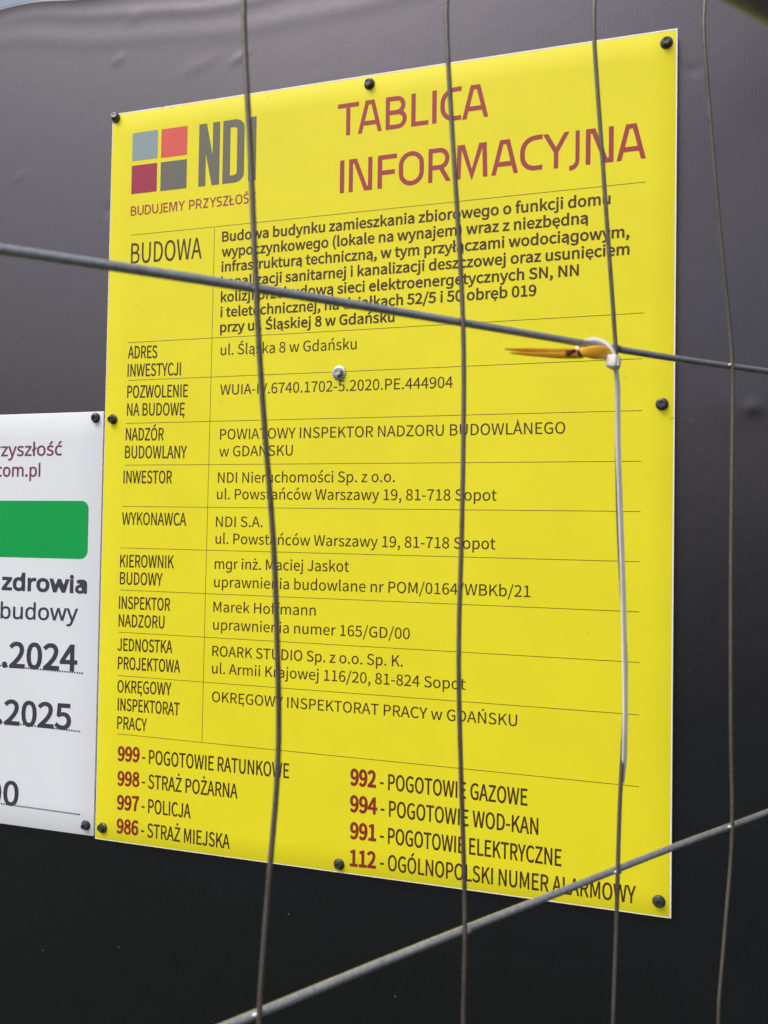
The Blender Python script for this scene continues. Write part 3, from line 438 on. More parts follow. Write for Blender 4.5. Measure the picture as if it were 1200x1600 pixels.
def dec(s):
    out = []
    for c in s.split(';'):
        if not c: continue
        a = [int(t) for t in c.split(',')]
        pts = []; x = y = 0
        for i in range(0, len(a), 2):
            x += a[i]; y += a[i+1]; pts.append((x, y))
        out.append(pts)
    return out
FONT = {k: {ch: (adv, dec(s)) for ch, (adv, s) in d.items()} for k, d in GL.items()}
FS = FONT['S']
CAP = {'S': max(p[1] for p in FS['I'][1][0]), 'H': max(p[1] for c in FONT['H']['d'][1] for p in c)}
def shift(c, dx, dy): return [(x+dx, y+dy) for x, y in c]
def topmost(cs): return max(cs, key=lambda c: max(p[1] for p in c))
ac_lo = topmost(FS['ń'][1]); ac_lo_c = FS['ń'][0]/2
ac_up = topmost(FS['Ó'][1]); ac_up_c = FS['Ó'][0]/2
dot_lo = topmost(FS['i'][1]); dot_c = FS['i'][0]/2
def ogonek(x, y):   # hook hanging from (x, y)
    return [(x+10,y+12),(x-42,y-40),(x-62,y-96),(x-44,y-142),(x+4,y-160),(x+50,y-148),(x+38,y-100),(x+12,y-104),(x-2,y-88),(x+4,y-52),(x+58,y+12)]
def compose():
    """Polish letters: base outlines plus overlapping marks kept apart"""
    F = FS
    over = {}
    for ch, b in (('ć','c'),('ś','s')): F[ch] = (F[b][0], F[b][1] + [shift(ac_lo, F[b][0]/2-ac_lo_c, 0)])
    for ch, b in (('Ć','C'),('Ś','S'),('Ń','N')): F[ch] = (F[b][0], F[b][1] + [shift(ac_up, F[b][0]/2-ac_up_c, 0)])
    F['ż'] = (F['z'][0], F['z'][1] + [shift(dot_lo, F['z'][0]/2-dot_c, 6)])
    h = CAP['S'] - max(p[1] for p in FS['x' if 'x' in FS else 'z'][1][0])
    F['Ż'] = (F['Z'][0], F['Z'][1] + [shift(dot_lo, F['Z'][0]/2-dot_c, h-10)])
    for ch, b, fx in (('ą','a',0.80),('ę','e',0.60),('Ę','E',0.78)):
        F[ch] = F[b]; over[ch] = [ogonek(F[b][0]*fx, 0)]
    l = F['l'][0]/2-10
    F['ł'] = F['l']; over['ł'] = [[(l-130,262),(l-130,330),(l+130,480),(l+130,412)]]
    F['Ł'] = F['L']; over['Ł'] = [[(-5,250),(-5,325),(300,480),(300,405)]]
    return over
OVER = compose()

def offset_poly(c, d):
    """grow or shrink a closed contour: moves it by d to its right-hand side"""
    # drop nearly coincident points first
    c = [p for i, p in enumerate(c) if math.hypot(p[0]-c[i-1][0], p[1]-c[i-1][1]) > 0.00002]
    def turn(i):
        m = len(c); ax,ay = c[i][0]-c[i-1][0], c[i][1]-c[i-1][1]; bx,by = c[(i+1)%m][0]-c[i][0], c[(i+1)%m][1]-c[i][1]
        return math.atan2(ax*by-ay*bx, ax*bx+ay*by)*(1 if d > 0 else -1)
    i = 0
    while i < len(c) and len(c) > 4:     # join the tiny flats inside acute notches so they cannot turn inside out
        m = len(c); j = (i+1) % m
        L_ = math.hypot(c[j][0]-c[i][0], c[j][1]-c[i][1])
        ti, tj = turn(i), turn(j)
        if ti < 0.02 and tj < 0.02 and -(ti+tj) > 1.3 and L_ < 3.0*abs(d):
            c[i] = ((c[i][0]+c[j][0])/2, (c[i][1]+c[j][1])/2); c.pop(j); i = 0; continue
        i += 1
    n = len(c); out = []
    for i in range(n):
        x0,y0 = c[i-1]; x1,y1 = c[i]; x2,y2 = c[(i+1)%n]
        ax,ay = x1-x0,y1-y0; bx,by = x2-x1,y2-y1
        la = math.hypot(ax,ay) or 1e-9; lb = math.hypot(bx,by) or 1e-9
        nx1,ny1 = ay/la,-ax/la; nx2,ny2 = by/lb,-bx/lb
        mx,my = nx1+nx2, ny1+ny2; q = mx*mx+my*my
        outer = (ax*by-ay*bx)*d > 0
        if outer and q < 1.0:
            out.append((x1+nx1*d+ax/la*abs(d)*0.6, y1+ny1*d+ay/la*abs(d)*0.6))
            out.append((x1+nx2*d-bx/lb*abs(d)*0.6, y1+ny2*d-by/lb*abs(d)*0.6))
            continue
        k = 2*d/max(q, 0.10)
        if not outer and q < 1.5: k = math.copysign(min(abs(k), 0.8*min(la, lb)/math.sqrt(q)), k)
        out.append((x1+mx*k, y1+my*k))
    return out
def area(c): return 0.5*sum(c[i-1][0]*c[i][1]-c[i][0]*c[i-1][1] for i in range(len(c)))

def fill(contours, name):
    """list of closed contours (even-odd) -> triangulated vertices and faces"""
    cu = bpy.data.curves.new(name, 'CURVE'); cu.dimensions = '2D'; cu.fill_mode = 'BOTH'
    for c in contours:
        s = cu.splines.new('POLY'); s.points.add(len(c)-1)
        for i, (x, y) in enumerate(c): s.points[i].co = (x*1000, y*1000, 0, 1)
        s.use_cyclic_u = True
    o = bpy.data.objects.new(name, cu)
    me = bpy.data.meshes.new_from_object(o)
    v = [(w.co.x/1000, w.co.y/1000) for w in me.vertices]; f = [tuple(p.vertices) for p in me.polygons]
    bpy.data.objects.remove(o); bpy.data.curves.remove(cu); bpy.data.meshes.remove(me)
    return v, f

# the boards are very slightly sprung between their screws
def warp_yellow(x, y): return 0.0011*math.sin(math.pi*min(max(x/0.70,0),1))*math.sin(2*math.pi*y/0.93) + 0.0006*math.sin(x*9+y*4)
def warp_white(x, y): return 0.0
INK_H = 0.00016

def text_line(text, font, stem, x0, y0, x1, y1, cap, material, parent, warp, off=(0,0), name='text_line'):
    F = FONT[font]; k = cap/CAP[font]/1000.0
    pen = 0.0; runs = []
    for ch in text:
        adv, cs = F[ch]; runs.append((ch, pen)); pen += adv
    allx = [p[0]+px for ch, px in runs for c in F[ch][1] for p in c]
    lo, hi = min(allx), max(allx)
    kx = (x1-x0)/1000.0/(hi-lo)
    stem0 = (90 if font == 'S' else 108)*kx*1000
    d = (stem*cap - stem0)/2/1000.0
    slope = (y1-y0)/(x1-x0)
    base, alt, over = [], [], []
    for gi, (ch, px) in enumerate(runs):
        cs = F[ch][1]
        if not cs: continue
        big = max(cs, key=lambda c: abs(area(c))); sg = 1 if area(big) > 0 else -1
        for c in cs:
            q = [((x+px-lo)*kx, y*k) for x, y in c]
            dd = d
            for _ in range(6):          # never close a counter
                qq = offset_poly(q, dd*sg)
                a0, a1 = area(q), area(qq)
                if d < 0 or a0*sg > 0 or a1*a0 > 0.32*a0*a0: break
                dd *= 0.75
            (alt if gi % 2 else base).append(qq)
        if font == 'S' and ch in OVER:
            for c in OVER[ch]:
                sg2 = 1 if area(c) > 0 else -1
                over.append(offset_poly([((x+px-lo)*kx, y*k) for x, y in c], d*0.6*sg2))
    V, Fc = [], []
    for grp, dz in ((base, 0.0), (alt, 0.00003), (over, 0.00006)):
        if not grp: continue
        v, f = fill(grp, 't')
        n = len(V)
        for x, y in v:
            X = x0/1000.0 + x; Y = y0/1000.0 + y + slope*x
            V.append((X-off[0], Y-off[1], warp(X, Y)+INK_H+dz))
        Fc += [tuple(i+n for i in t) for t in f]
    o = mesh_obj(name, V, Fc, material, parent)
    return o

# stroke-drawn capitals for the heading and the slogan: cap height 100
def fillet(path, closed):
    out = []; n = len(path)
    for i, p in enumerate(path):
        r = p[2] if len(p) > 2 else 0
        if r == 0 or (not closed and i in (0, n-1)): out.append((p[0], p[1])); continue
        a = Vector(path[i-1][:2]); b = Vector(p[:2]); c = Vector(path[(i+1)%n][:2])
        u = (a-b).normalized(); v = (c-b).normalized()
        t = min(r, (a-b).length*0.5 if len(path[i-1])>2 and path[i-1][2] else (a-b).length, (c-b).length*0.5 if len(path[(i+1)%n])>2 and path[(i+1)%n][2] else (c-b).length)
        p0 = b+u*t; p2 = b+v*t
        for j in range(8):
            s = j/7; th = s*math.pi/2
            ctr = b+u*t+v*t
            q = ctr - v*t*math.cos(th) - u*t*math.sin(th)
            out.append((q.x, q.y))
    return out
def stroke(path, w, closed=False):
    P = fillet(path, closed)
    P = [p for i, p in enumerate(P) if (i == 0 and not closed) or math.hypot(p[0]-P[i-1][0], p[1]-P[i-1][1]) > 0.01]
    n = len(P); Lf, Rt = [], []
    for i in range(n):
        if closed or 0 < i < n-1:
            a, b, c = Vector(P[i-1]), Vector(P[i]), Vector(P[(i+1)%n])
            d1 = (b-a).normalized(); d2 = (c-b).normalized()
            n1 = Vector((-d1.y, d1.x)); n2 = Vector((-d2.y, d2.x)); m = n1+n2
            k = w/max(m.dot(m), 0.5)
            off = m*k
            Lf.append(b+off); Rt.append(b-off)
        else:
            b = Vector(P[i]); d = (Vector(P[1])-b if i == 0 else b-Vector(P[i-1])).normalized()
            nn = Vector((-d.y, d.x))
            for lst, s in ((Lf, 1), (Rt, -1)):
                q = b+nn*s*w/2
                if abs(d.y) > 0.5: q = q + d*((b.y-q.y)/d.y)
                else: q = q + d*((b.x-q.x)/d.x)
                lst.append(q)
    V = [tuple(p) for p in Lf+Rt]
    m = n if closed else n-1
    F = [(i, n+i, n+(i+1)%n, (i+1)%n) for i in range(m)]
    return V, F
def glyph_strokes(ch, w):
    h = w/2; t = 100-h
    G = {
     'T': (72, [([(0,t),(72,t)],0), ([(36,0),(36,t)],0)]),
     'A': (84, [([(h,0),(32,t),(52,t),(84-h,0)],0), ([(16,30),(68,30)],0)]),
     'B': (70, [([(h,h),(70-h,h,24),(70-h,51,22),(h,51)],1), ([(h,51),(65-h,51,22),(65-h,t,24),(h,t)],1)]),
     'C': (64, [([(64,t+2),(h,t,36),(h,h,36),(64,h+2)],0)]),
     'D': (72, [([(h,h),(72-h,h,34),(72-h,t,34),(h,t)],1)]),
     'E': (56, [([(56,t),(h,t),(h,h),(56,h)],0), ([(h,51),(50,51)],0)]),
     'F': (58, [([(58,t),(h,t),(h,0)],0), ([(h,47),(52,47)],0)]),
     'I': (w, [([(h,0),(h,100)],0)]),
     'J': (34, [([(34-h,100),(34-h,-4,22),(0,-4)],0)]),
     'L': (54, [([(h,100),(h,h),(54,h)],0)]),
     'M': (96, [([(h,0),(h+3,t),(h+14,t),(48,h+3),(82-h,t),(93-h,t),(96-h,0)],0)]),
     'N': (78, [([(h,0),(h,t),(h+15,t),(63-h,h),(78-h,h),(78-h,100)],0)]),
     'O': (78, [([(78-h,h-1,33),(78-h,t+1,33),(h,t+1,33),(h,h-1,33)],1)]),
     'P': (66, [([(h,0),(h,t),(66-h,t,24),(66-h,41,24),(h,41)],0)]),
     'R': (72, [([(h,0),(h,t),(68-h,t,24),(68-h,43,24),(h,43)],0), ([(40,43),(66,0)],0)]),
     'S': (60, [([(57,t+1),(h,t+1,24),(h,51,22),(60-h,51,22),(60-h,h-1,24),(3,h-1)],0)]),
     'U': (74, [([(h,100),(h,h-1,30),(74-h,h-1,30),(74-h,100)],0)]),
     'Y': (78, [([(h-1,100),(39,47),(79-h,100)],0), ([(39,0),(39,52)],0)]),
     'Z': (62, [([(3,t),(55,t),(8,h),(60,h)],0)]),
    }
    base = {'Ł':'L','Ś':'S','Ć':'C'}.get(ch, ch)
    W, st = G[base]; st = list(st)
    if ch == 'Ł': st.append(([(-6,38),(34,62)],0))
    if ch in 'ŚĆ': st.append(([(W/2-4,108),(W/2+9,122)],0))
    return W, st
def stroke_text(letters, w, cap, y0, slope, material, parent, warp, name):
    """letters: (char, xleft mm, xright mm)"""
    V, Fc = [], []; k = cap/100/1000.0
    xr = letters[0][1]
    for ch, xa, xb in letters:
        W, st = glyph_strokes(ch, w)
        kx = (xb-xa)/1000/W
        for j, (path, closed) in enumerate(st):
            v, f = stroke(path, w, closed)
            n = len(V)
            for x, y in v:
                X = xa/1000+x*kx; Y = y0/1000+y*k+slope*(X-xr/1000)
                V.append((X, Y, warp(X, Y)+INK_H+0.00004*j))
            Fc += [tuple(i+n for i in q) for q in f]
    # all print faces outwards
    o = mesh_obj(name, V, Fc, material, parent)
    return o

# ------------------------------------------------------------------ boards
def board(name, x0, x1, y0, y1, th, warp, face, parent, nx=24, ny=32, chips=()):
    V, F = [], []
    def pt(i, j):
        x = x0+(x1-x0)*i/nx; y = y0+(y1-y0)*j/ny
        return x, y
    for lay in (0, 1):
        for j in range(ny+1):
            for i in range(nx+1):
                x, y = pt(i, j); z = warp(x, y) - (th if lay else 0)
                V.append((x, y, z))
    n = (nx+1)*(ny+1); idx = lambda l, i, j: l*n+j*(nx+1)+i
    for j in range(ny):
        for i in range(nx):
            F.append((idx(0,i,j), idx(0,i+1,j), idx(0,i+1,j+1), idx(0,i,j+1)))
            F.append((idx(1,i,j), idx(1,i,j+1), idx(1,i+1,j+1), idx(1,i+1,j)))
    nf = len(F)
    for i in range(nx):
        F.append((idx(0,i+1,0), idx(0,i,0), idx(1,i,0), idx(1,i+1,0)))
        F.append((idx(0,i,ny), idx(0,i+1,ny), idx(1,i+1,ny), idx(1,i,ny)))
    for j in range(ny):
        F.append((idx(0,0,j), idx(0,0,j+1), idx(1,0,j+1), idx(1,0,j)))
        F.append((idx(0,nx,j+1), idx(0,nx,j), idx(1,nx,j), idx(1,nx,j+1)))
    o = mesh_obj(name, V, F, face, parent)
    o.data.materials.append(M['edge'])
    for i in range(nf, len(F)): o.data.polygons[i].material_index = 1
    for i in range(0, nf): o.data.polygons[i].use_smooth = True
    bv = o.modifiers.new('soft_edge', 'BEVEL'); bv.width = 0.0007; bv.segments = 2; bv.angle_limit = math.radians(50); bv.material = 1
    return o

# ---- screws
def screw_meshes():
    a = MB()   # flange washer
    a.lathe([(0.0064,0.0),(0.0066,0.0006),(0.0062,0.0012),(0.0050,0.0017),(0.0046,0.0020)], n=32)
    b = MB()
    b.lathe([(0.0046,0.0018),(0.0046,0.0054),(0.0040,0.0063),(0.0027,0.0063),(0.0022,0.0056),(0.0010,0.0055)], n=36, sides=6)
    c = MB()
    c.lathe([(0.0083,0.0),(0.0085,0.0005),(0.0083,0.0012),(0.0068,0.0017),(0.0055,0.0018)], n=36)
    d = MB()
    d.lathe([(0.0060,0.0018),(0.0061,0.0026),(0.0054,0.0031)], n=32)
    d.lathe([(0.0050,0.0029),(0.0050,0.0068),(0.0044,0.0077),(0.0028,0.0077),(0.0024,0.0070),(0.0012,0.0069)], n=36, sides=6)
    return a, b, c, d
sa, sb, sc_, sd_ = screw_meshes()
proto = {}
def put_screw(x, y, parent, warp, off, silver=False, tilt=(0,0)):
    key = silver
    if key not in proto:
        w = (sc_ if silver else sa).build('screw', M['washer' if silver else 'black_metal'], parent, True)
        h = (sd_ if silver else sb).build('hex_head', M['silver' if silver else 'black_metal'], w, True)
        for ob in (w, h):
            for p_ in ob.data.polygons: p_.use_smooth = True
            es = ob.modifiers.new('edges', 'EDGE_SPLIT'); es.split_angle = math.radians(32)
        proto[key] = w
        o = w
    else:
        w = proto[key]
        o = w.copy(); COL.objects.link(o)
        h = w.children[0].copy(); COL.objects.link(h); h.parent = o
        h.rotation_euler.z = random.uniform(0, 1.0)
    o.parent = parent
    o.matrix_parent_inverse = Matrix.Identity(4)
    o.location = (x/1000-off[0], y/1000-off[1], warp(x/1000, y/1000)+0.0002)
    o.rotation_euler = (tilt[0]+random.uniform(-.05,.05), tilt[1]+random.uniform(-.05,.05), random.uniform(0, 6))
    if silver: o['label'] = 'shiny silver hex screw with a pale washer in the middle of the yellow sign'
    return o

# ---- yellow sign
ysign = empty('information_sign', frame(0, 0, 0.0), 'large yellow construction information board with brown table of text, red heading and logo', 'sign')
board('board', 0.0, 0.70, 0.0, 0.9294, 0.0032, warp_yellow, M['yellow'], ysign)
STEM = {'B':0.202,'C':0.115,'R':0.138,'P':0.114,'D':0.195,'W':0.11,'Z':0.19,'X':0.11,'N':0.22}
INKOF = {'D':'red','W':'plum','Z':'navy','X':'navy','N':'navy'}
for xa, xb, ya, yb in ((0.0006,0.6994,0.9274,0.9290), (0.6984,0.6996,0.0007,0.9273), (0.0006,0.6983,0.0005,0.0014), (0.0005,0.0012,0.0015,0.9273)):
    V, F = [], []
    nx, ny = (24, 1) if xb-xa > yb-ya else (1, 32)
    for j in range(ny+1):
        for i in range(nx+1):
            x = xa+(xb-xa)*i/nx; y = ya+(yb-ya)*j/ny; V.append((x, y, warp_yellow(x, y)+0.0001))
    for j in range(ny):
        for i in range(nx): F.append((j*(nx+1)+i, j*(nx+1)+i+1, (j+1)*(nx+1)+i+1, (j+1)*(nx+1)+i))
    mesh_obj('bare_edge', V, F, M['edge'], ysign)
TEXTS = [
('S', 'B', 'Budowa budynku zamieszkania zbiorowego o funkcji domu', 163.4, 748.9, 631.7, 748.5, 12.0),
('S', 'B', 'wypoczynkowego (lokale na wynajem) wraz z niezbędną', 163.4, 730.2, 608.0, 729.8, 12.0),
('S', 'B', 'infrastrukturą techniczną, w tym przyłączami wodociągowym,', 163.4, 711.5, 651.8, 711.1, 11.9),
('S', 'B', 'kanalizacji sanitarnej i kanalizacji deszczowej oraz usunięciem', 163.4, 692.7, 652.0, 692.3, 11.9),
('S', 'B', 'kolizji przebudową sieci elektroenergetycznych SN, NN', 163.4, 674.0, 598.9, 673.6, 11.9),
('S', 'B', 'i teletechnicznej, na działkach 52/5 i 50 obręb 019', 163.4, 655.3, 553.0, 654.9, 11.9),
('S', 'B', 'przy ul. Śląskiej 8 w Gdańsku', 163.4, 636.6, 389.0, 636.2, 11.9),
('S', 'C', 'BUDOWA', 33.3, 731.5, 135.0, 730.6, 26.0),
('S', 'C', 'ADRES', 32.6, 610.1, 74.9, 608.8, 15.6),
('S', 'C', 'INWESTYCJI', 32.6, 586.8, 109.4, 585.6, 15.6),
('S', 'C', 'POZWOLENIE', 32.9, 559.6, 119.9, 558.0, 15.5),
('S', 'C', 'NA BUDOWĘ', 33.2, 536.9, 116.1, 535.3, 15.5),
('S', 'C', 'NADZÓR', 32.3, 505.5, 87.3, 504.5, 15.5),
('S', 'C', 'BUDOWLANY', 31.8, 482.8, 120.5, 481.6, 15.5),
('S', 'C', 'INWESTOR', 30.6, 451.1, 100.4, 450.7, 15.5),
('S', 'C', 'WYKONAWCA', 29.9, 398.4, 122.2, 398.3, 15.4),
('S', 'C', 'KIEROWNIK', 28.6, 344.7, 106.2, 345.4, 15.4),
('S', 'C', 'BUDOWY', 28.9, 323.0, 90.6, 323.1, 15.4),
('S', 'C', 'INSPEKTOR', 28.3, 292.3, 102.3, 292.4, 15.3),
('S', 'C', 'NADZORU', 28.5, 269.7, 94.8, 270.3, 15.3),
('S', 'C', 'JEDNOSTKA', 28.0, 239.4, 106.8, 240.5, 15.3),
('S', 'C', 'PROJEKTOWA', 28.9, 216.3, 118.4, 217.1, 15.3),
('S', 'C', 'OKRĘGOWY', 28.9, 187.0, 106.7, 188.7, 15.2),
('S', 'C', 'INSPEKTORAT', 30.0, 164.6, 119.0, 164.8, 15.2),
('S', 'C', 'PRACY', 29.9, 141.6, 72.9, 141.9, 15.2),
('S', 'R', 'ul. Śląska 8 w Gdańsku', 164.6, 608.1, 343.0, 606.6, 12.7),
('S', 'R', 'WUIA-IV.6740.1702-5.2020.PE.444904', 165.2, 559.0, 460.0, 557.1, 12.6),
('S', 'R', 'POWIATOWY INSPEKTOR NADZORU BUDOWLANEGO', 166.4, 504.1, 586.5, 502.5, 12.6),
('S', 'R', 'w GDAŃSKU', 166.0, 483.2, 264.2, 483.1, 12.6),
('S', 'R', 'NDI Nieruchomości Sp. z o.o.', 165.0, 451.1, 392.8, 451.0, 12.5),
('S', 'R', 'ul. Powstańców Warszawy 19, 81-718 Sopot', 164.2, 430.9, 512.0, 429.7, 12.5),
('S', 'R', 'NDI S.A.', 163.7, 397.1, 226.6, 397.5, 12.5),
('S', 'R', 'ul. Powstańców Warszawy 19, 81-718 Sopot', 163.7, 376.6, 511.3, 376.0, 12.5),
('S', 'R', 'mgr inż. Maciej Jaskot', 163.5, 345.9, 338.7, 346.9, 12.5),
('S', 'R', 'uprawnienia budowlane nr POM/0164/WBKb/21', 163.2, 323.8, 550.7, 324.8, 12.5),
('S', 'R', 'Marek Hoffmann', 163.0, 293.6, 298.0, 294.4, 12.4),
('S', 'R', 'uprawnienia numer 165/GD/00', 163.2, 272.1, 414.0, 272.6, 12.4),
('S', 'R', 'ROARK STUDIO Sp. z o.o. Sp. K.', 162.9, 239.9, 406.1, 241.2, 12.4),
('S', 'R', 'ul. Armii Krajowej 116/20, 81-824 Sopot', 163.0, 219.1, 479.6, 219.9, 12.4),
('S', 'R', 'OKRĘGOWY INSPEKTORAT PRACY w GDAŃSKU', 163.8, 184.8, 537.8, 184.3, 12.4),
('S', 'D', '999', 32.2, 101.9, 62.9, 103.1, 17.2),
('S', 'P', '- POGOTOWIE RATUNKOWE', 67.5, 101.9, 267.6, 102.3, 17.0),
('S', 'D', '998', 32.6, 71.2, 63.3, 72.4, 17.1),
('S', 'P', '- STRAŻ POŻARNA', 67.9, 71.5, 200.7, 72.0, 17.0),
('S', 'D', '997', 32.7, 41.2, 63.5, 42.5, 17.1),
('S', 'P', '- POLICJA', 68.1, 41.4, 137.3, 41.5, 16.9),
('S', 'D', '986', 32.9, 11.8, 63.2, 12.4, 17.1),
('S', 'P', '- STRAŻ MIEJSKA', 68.1, 11.6, 191.4, 10.8, 16.9),
('S', 'D', '992', 345.8, 102.3, 375.6, 102.4, 17.9),
('S', 'P', '- POGOTOWIE GAZOWE', 381.3, 101.0, 549.7, 99.8, 17.7),
('S', 'D', '994', 345.8, 72.0, 377.5, 72.1, 17.9),
('S', 'P', '- POGOTOWIE WOD-KAN', 382.6, 71.2, 561.9, 69.8, 17.7),
('S', 'D', '991', 346.4, 41.3, 376.7, 41.9, 17.8),
('S', 'P', '- POGOTOWIE ELEKTRYCZNE', 382.3, 40.6, 587.0, 39.5, 17.6),
('S', 'D', '112', 346.6, 10.1, 376.8, 11.1, 17.8),
('S', 'P', '- OGÓLNOPOLSKI NUMER ALARMOWY', 382.8, 10.3, 664.1, 10.8, 17.6),
('H', 'W', 'rzyszłość', -171.1, 487.9, -65.1, 487.9, 18.1),
('H', 'W', 'com.pl', -169.1, 460.9, -98.3, 460.3, 17.6),
('H', 'Z', 'zdrowia', -153.9, 310.7, -21.9, 310.3, 22.0),
('H', 'X', 'budowy', -155.5, 272.3, -33.9, 273.8, 22.0),
('S', 'N', '.2024', -150.2, 208.8, -33.9, 210.2, 32.0),
('S', 'N', '.2025', -156.0, 133.7, -41.1, 135.0, 31.1),
('S', 'N', '00', -170.2, 27.7, -119.8, 29.4, 30.2)]
for font, wgt, txt, x0, y0, x1, y1, cap in TEXTS:
    if font == 'S' and wgt != 'N':
        text_line(txt, font, STEM[wgt]*(0.85 if cap > 20 else 1), x0, y0, x1, y1, cap, M[INKOF.get(wgt, 'ink')], ysign, warp_yellow,
                  name={'D':'phone_number'}.get(wgt, 'text_line'))
for nm, w, cap, y0, slope, letters, mt in [
('heading', 13.6, 38.2, 860.9, 0.0004, [('T', 314.7, 341.4), ('A', 340.5, 370.3), ('B', 375.0, 400.8), ('L', 406.2, 426.8), ('I', 431.3, 436.6), ('C', 441.0, 465.8), ('A', 466.8, 496.9)], 'title'),
('heading', 13.6, 39.0, 792.8, 0.003, [('I', 318.5, 324.0), ('N', 329.9, 359.2), ('F', 365.9, 389.5), ('O', 391.9, 422.3), ('R', 427.6, 453.8), ('M', 460.6, 496.8), ('A', 501.2, 531.4), ('C', 533.6, 558.3), ('Y', 559.6, 587.0), ('J', 587.7, 598.7), ('N', 605.3, 634.9), ('A', 638.1, 668.3)], 'title'),
('slogan', 15, 12.3, 793.2, 0.0, [('B', 31.2, 39.5), ('U', 41.1, 50.2), ('D', 51.8, 60.8), ('U', 62.5, 71.5), ('J', 73.2, 77.2), ('E', 78.8, 85.6), ('M', 87.2, 99.0), ('Y', 100.6, 109.7), ('P', 115.7, 123.8), ('R', 125.4, 133.9), ('Z', 135.6, 143.1), ('Y', 144.7, 153.8), ('S', 154.4, 161.7), ('Z', 163.3, 170.8), ('Ł', 172.5, 178.7), ('O', 180.4, 189.9), ('Ś', 191.5, 198.8), ('Ć', 200.5, 208.0)], 'title')]:
    stroke_text(letters, w, cap, y0, slope, M[mt], ysign, warp_yellow, nm)
# ruling lines
def strip(x0, y0, x1, y1, w, material, parent, warp, off=(0,0), name='ruling_line', n=16):
    V, F = [], []
    L_ = math.hypot(x1-x0, y1-y0); nx, ny = -(y1-y0)/L_*w/2, (x1-x0)/L_*w/2
    for i in range(n+1):
        t = i/n; x = x0+(x1-x0)*t; y = y0+(y1-y0)*t
        for s in (1, -1):
            X, Y = (x+nx*s)/1000, (y+ny*s)/1000
            V.append((X-off[0], Y-off[1], warp(X, Y)+INK_H*0.75))
    F = [(2*i, 2*i+1, 2*i+3, 2*i+2) for i in range(n)]
    return mesh_obj(name, V, F, material, parent)
for a in [(31.9, 768.4, 668.3, 768.3), (32.1, 630.2, 667.7, 628.5), (33.4, 581.9, 666.5, 580.0), (32.8, 527.1, 667.0, 525.0), (31.4, 473.9, 666.3, 471.5), (30.0, 421.5, 666.1, 418.6), (28.6, 369.0, 665.9, 365.9), (28.7, 315.8, 665.8, 313.4), (28.7, 262.6, 666.2, 260.6), (29.1, 208.0, 666.6, 206.1), (30.1, 135.1, 666.7, 131.8), (152.3, 766.7, 151.2, 135.7)]: strip(*a, 0.62, M['line'], ysign, warp_yellow)
# logo squares and letters
for (xa, ya, xb, yb), mt, lb in (((31.4,864.0,68.6,900.2),'sq_light','pale grey logo square'), ((73.8,863.4,111.3,900.0),'sq_red','coral red logo square'),
                             ((31.2,821.4,68.5,858.0),'sq_crimson','crimson logo square'), ((73.8,821.0,111.4,857.8),'sq_grey','dark grey logo square')):
    V = [(xa/1000,ya/1000),(xb/1000,ya/1000),(xb/1000,yb/1000),(xa/1000,yb/1000)]
    sq = mesh_obj('logo_square', [(x, y, warp_yellow(x, y)+INK_H) for x, y in V], [(0,1,2,3)], M[mt], ysign)
    sq['label'] = lb
def logo_letters():
    y0, hgt = 820.8, 78.7
    def to(c): return [(x/1000, (y0+y*hgt/100)/1000) for x, y in c]
    N_ = [(128.2,0),(138.0,0),(138.0,52),(147.0,0),(157.4,0),(157.4,100),(147.6,100),(147.6,48),(138.8,100),(128.2,100)]
    D_ = [(161.8,0),(178.0,0)] + [(178+13.4*math.sin(t), 14-14*math.cos(t)) for t in np.linspace(0.1, math.pi/2, 8)] + \
         [(178+13.4*math.cos(t), 86+14*math.sin(t)) for t in np.linspace(0, math.pi/2, 8)] + [(161.8,100)]
    Dh = [(172.0,12),(176.5,12)] + [(177.5+4.0*math.sin(t), 17-5*math.cos(t)) for t in np.linspace(0.1, math.pi/2, 6)] + \
         [(177.5+4.0*math.cos(t), 83+5*math.sin(t)) for t in np.linspace(0, math.pi/2, 6)] + [(172.0,88)]
    I_ = [(197.4,0),(207.6,0),(207.6,100),(197.4,100)]
    v, f = fill([to(N_), to(D_), to(Dh), to(I_)], 'l')
    mesh_obj('logo_letters', [(x, y, warp_yellow(x, y)+INK_H) for x, y in v], f, M['logo_grey'], ysign)
logo_letters()
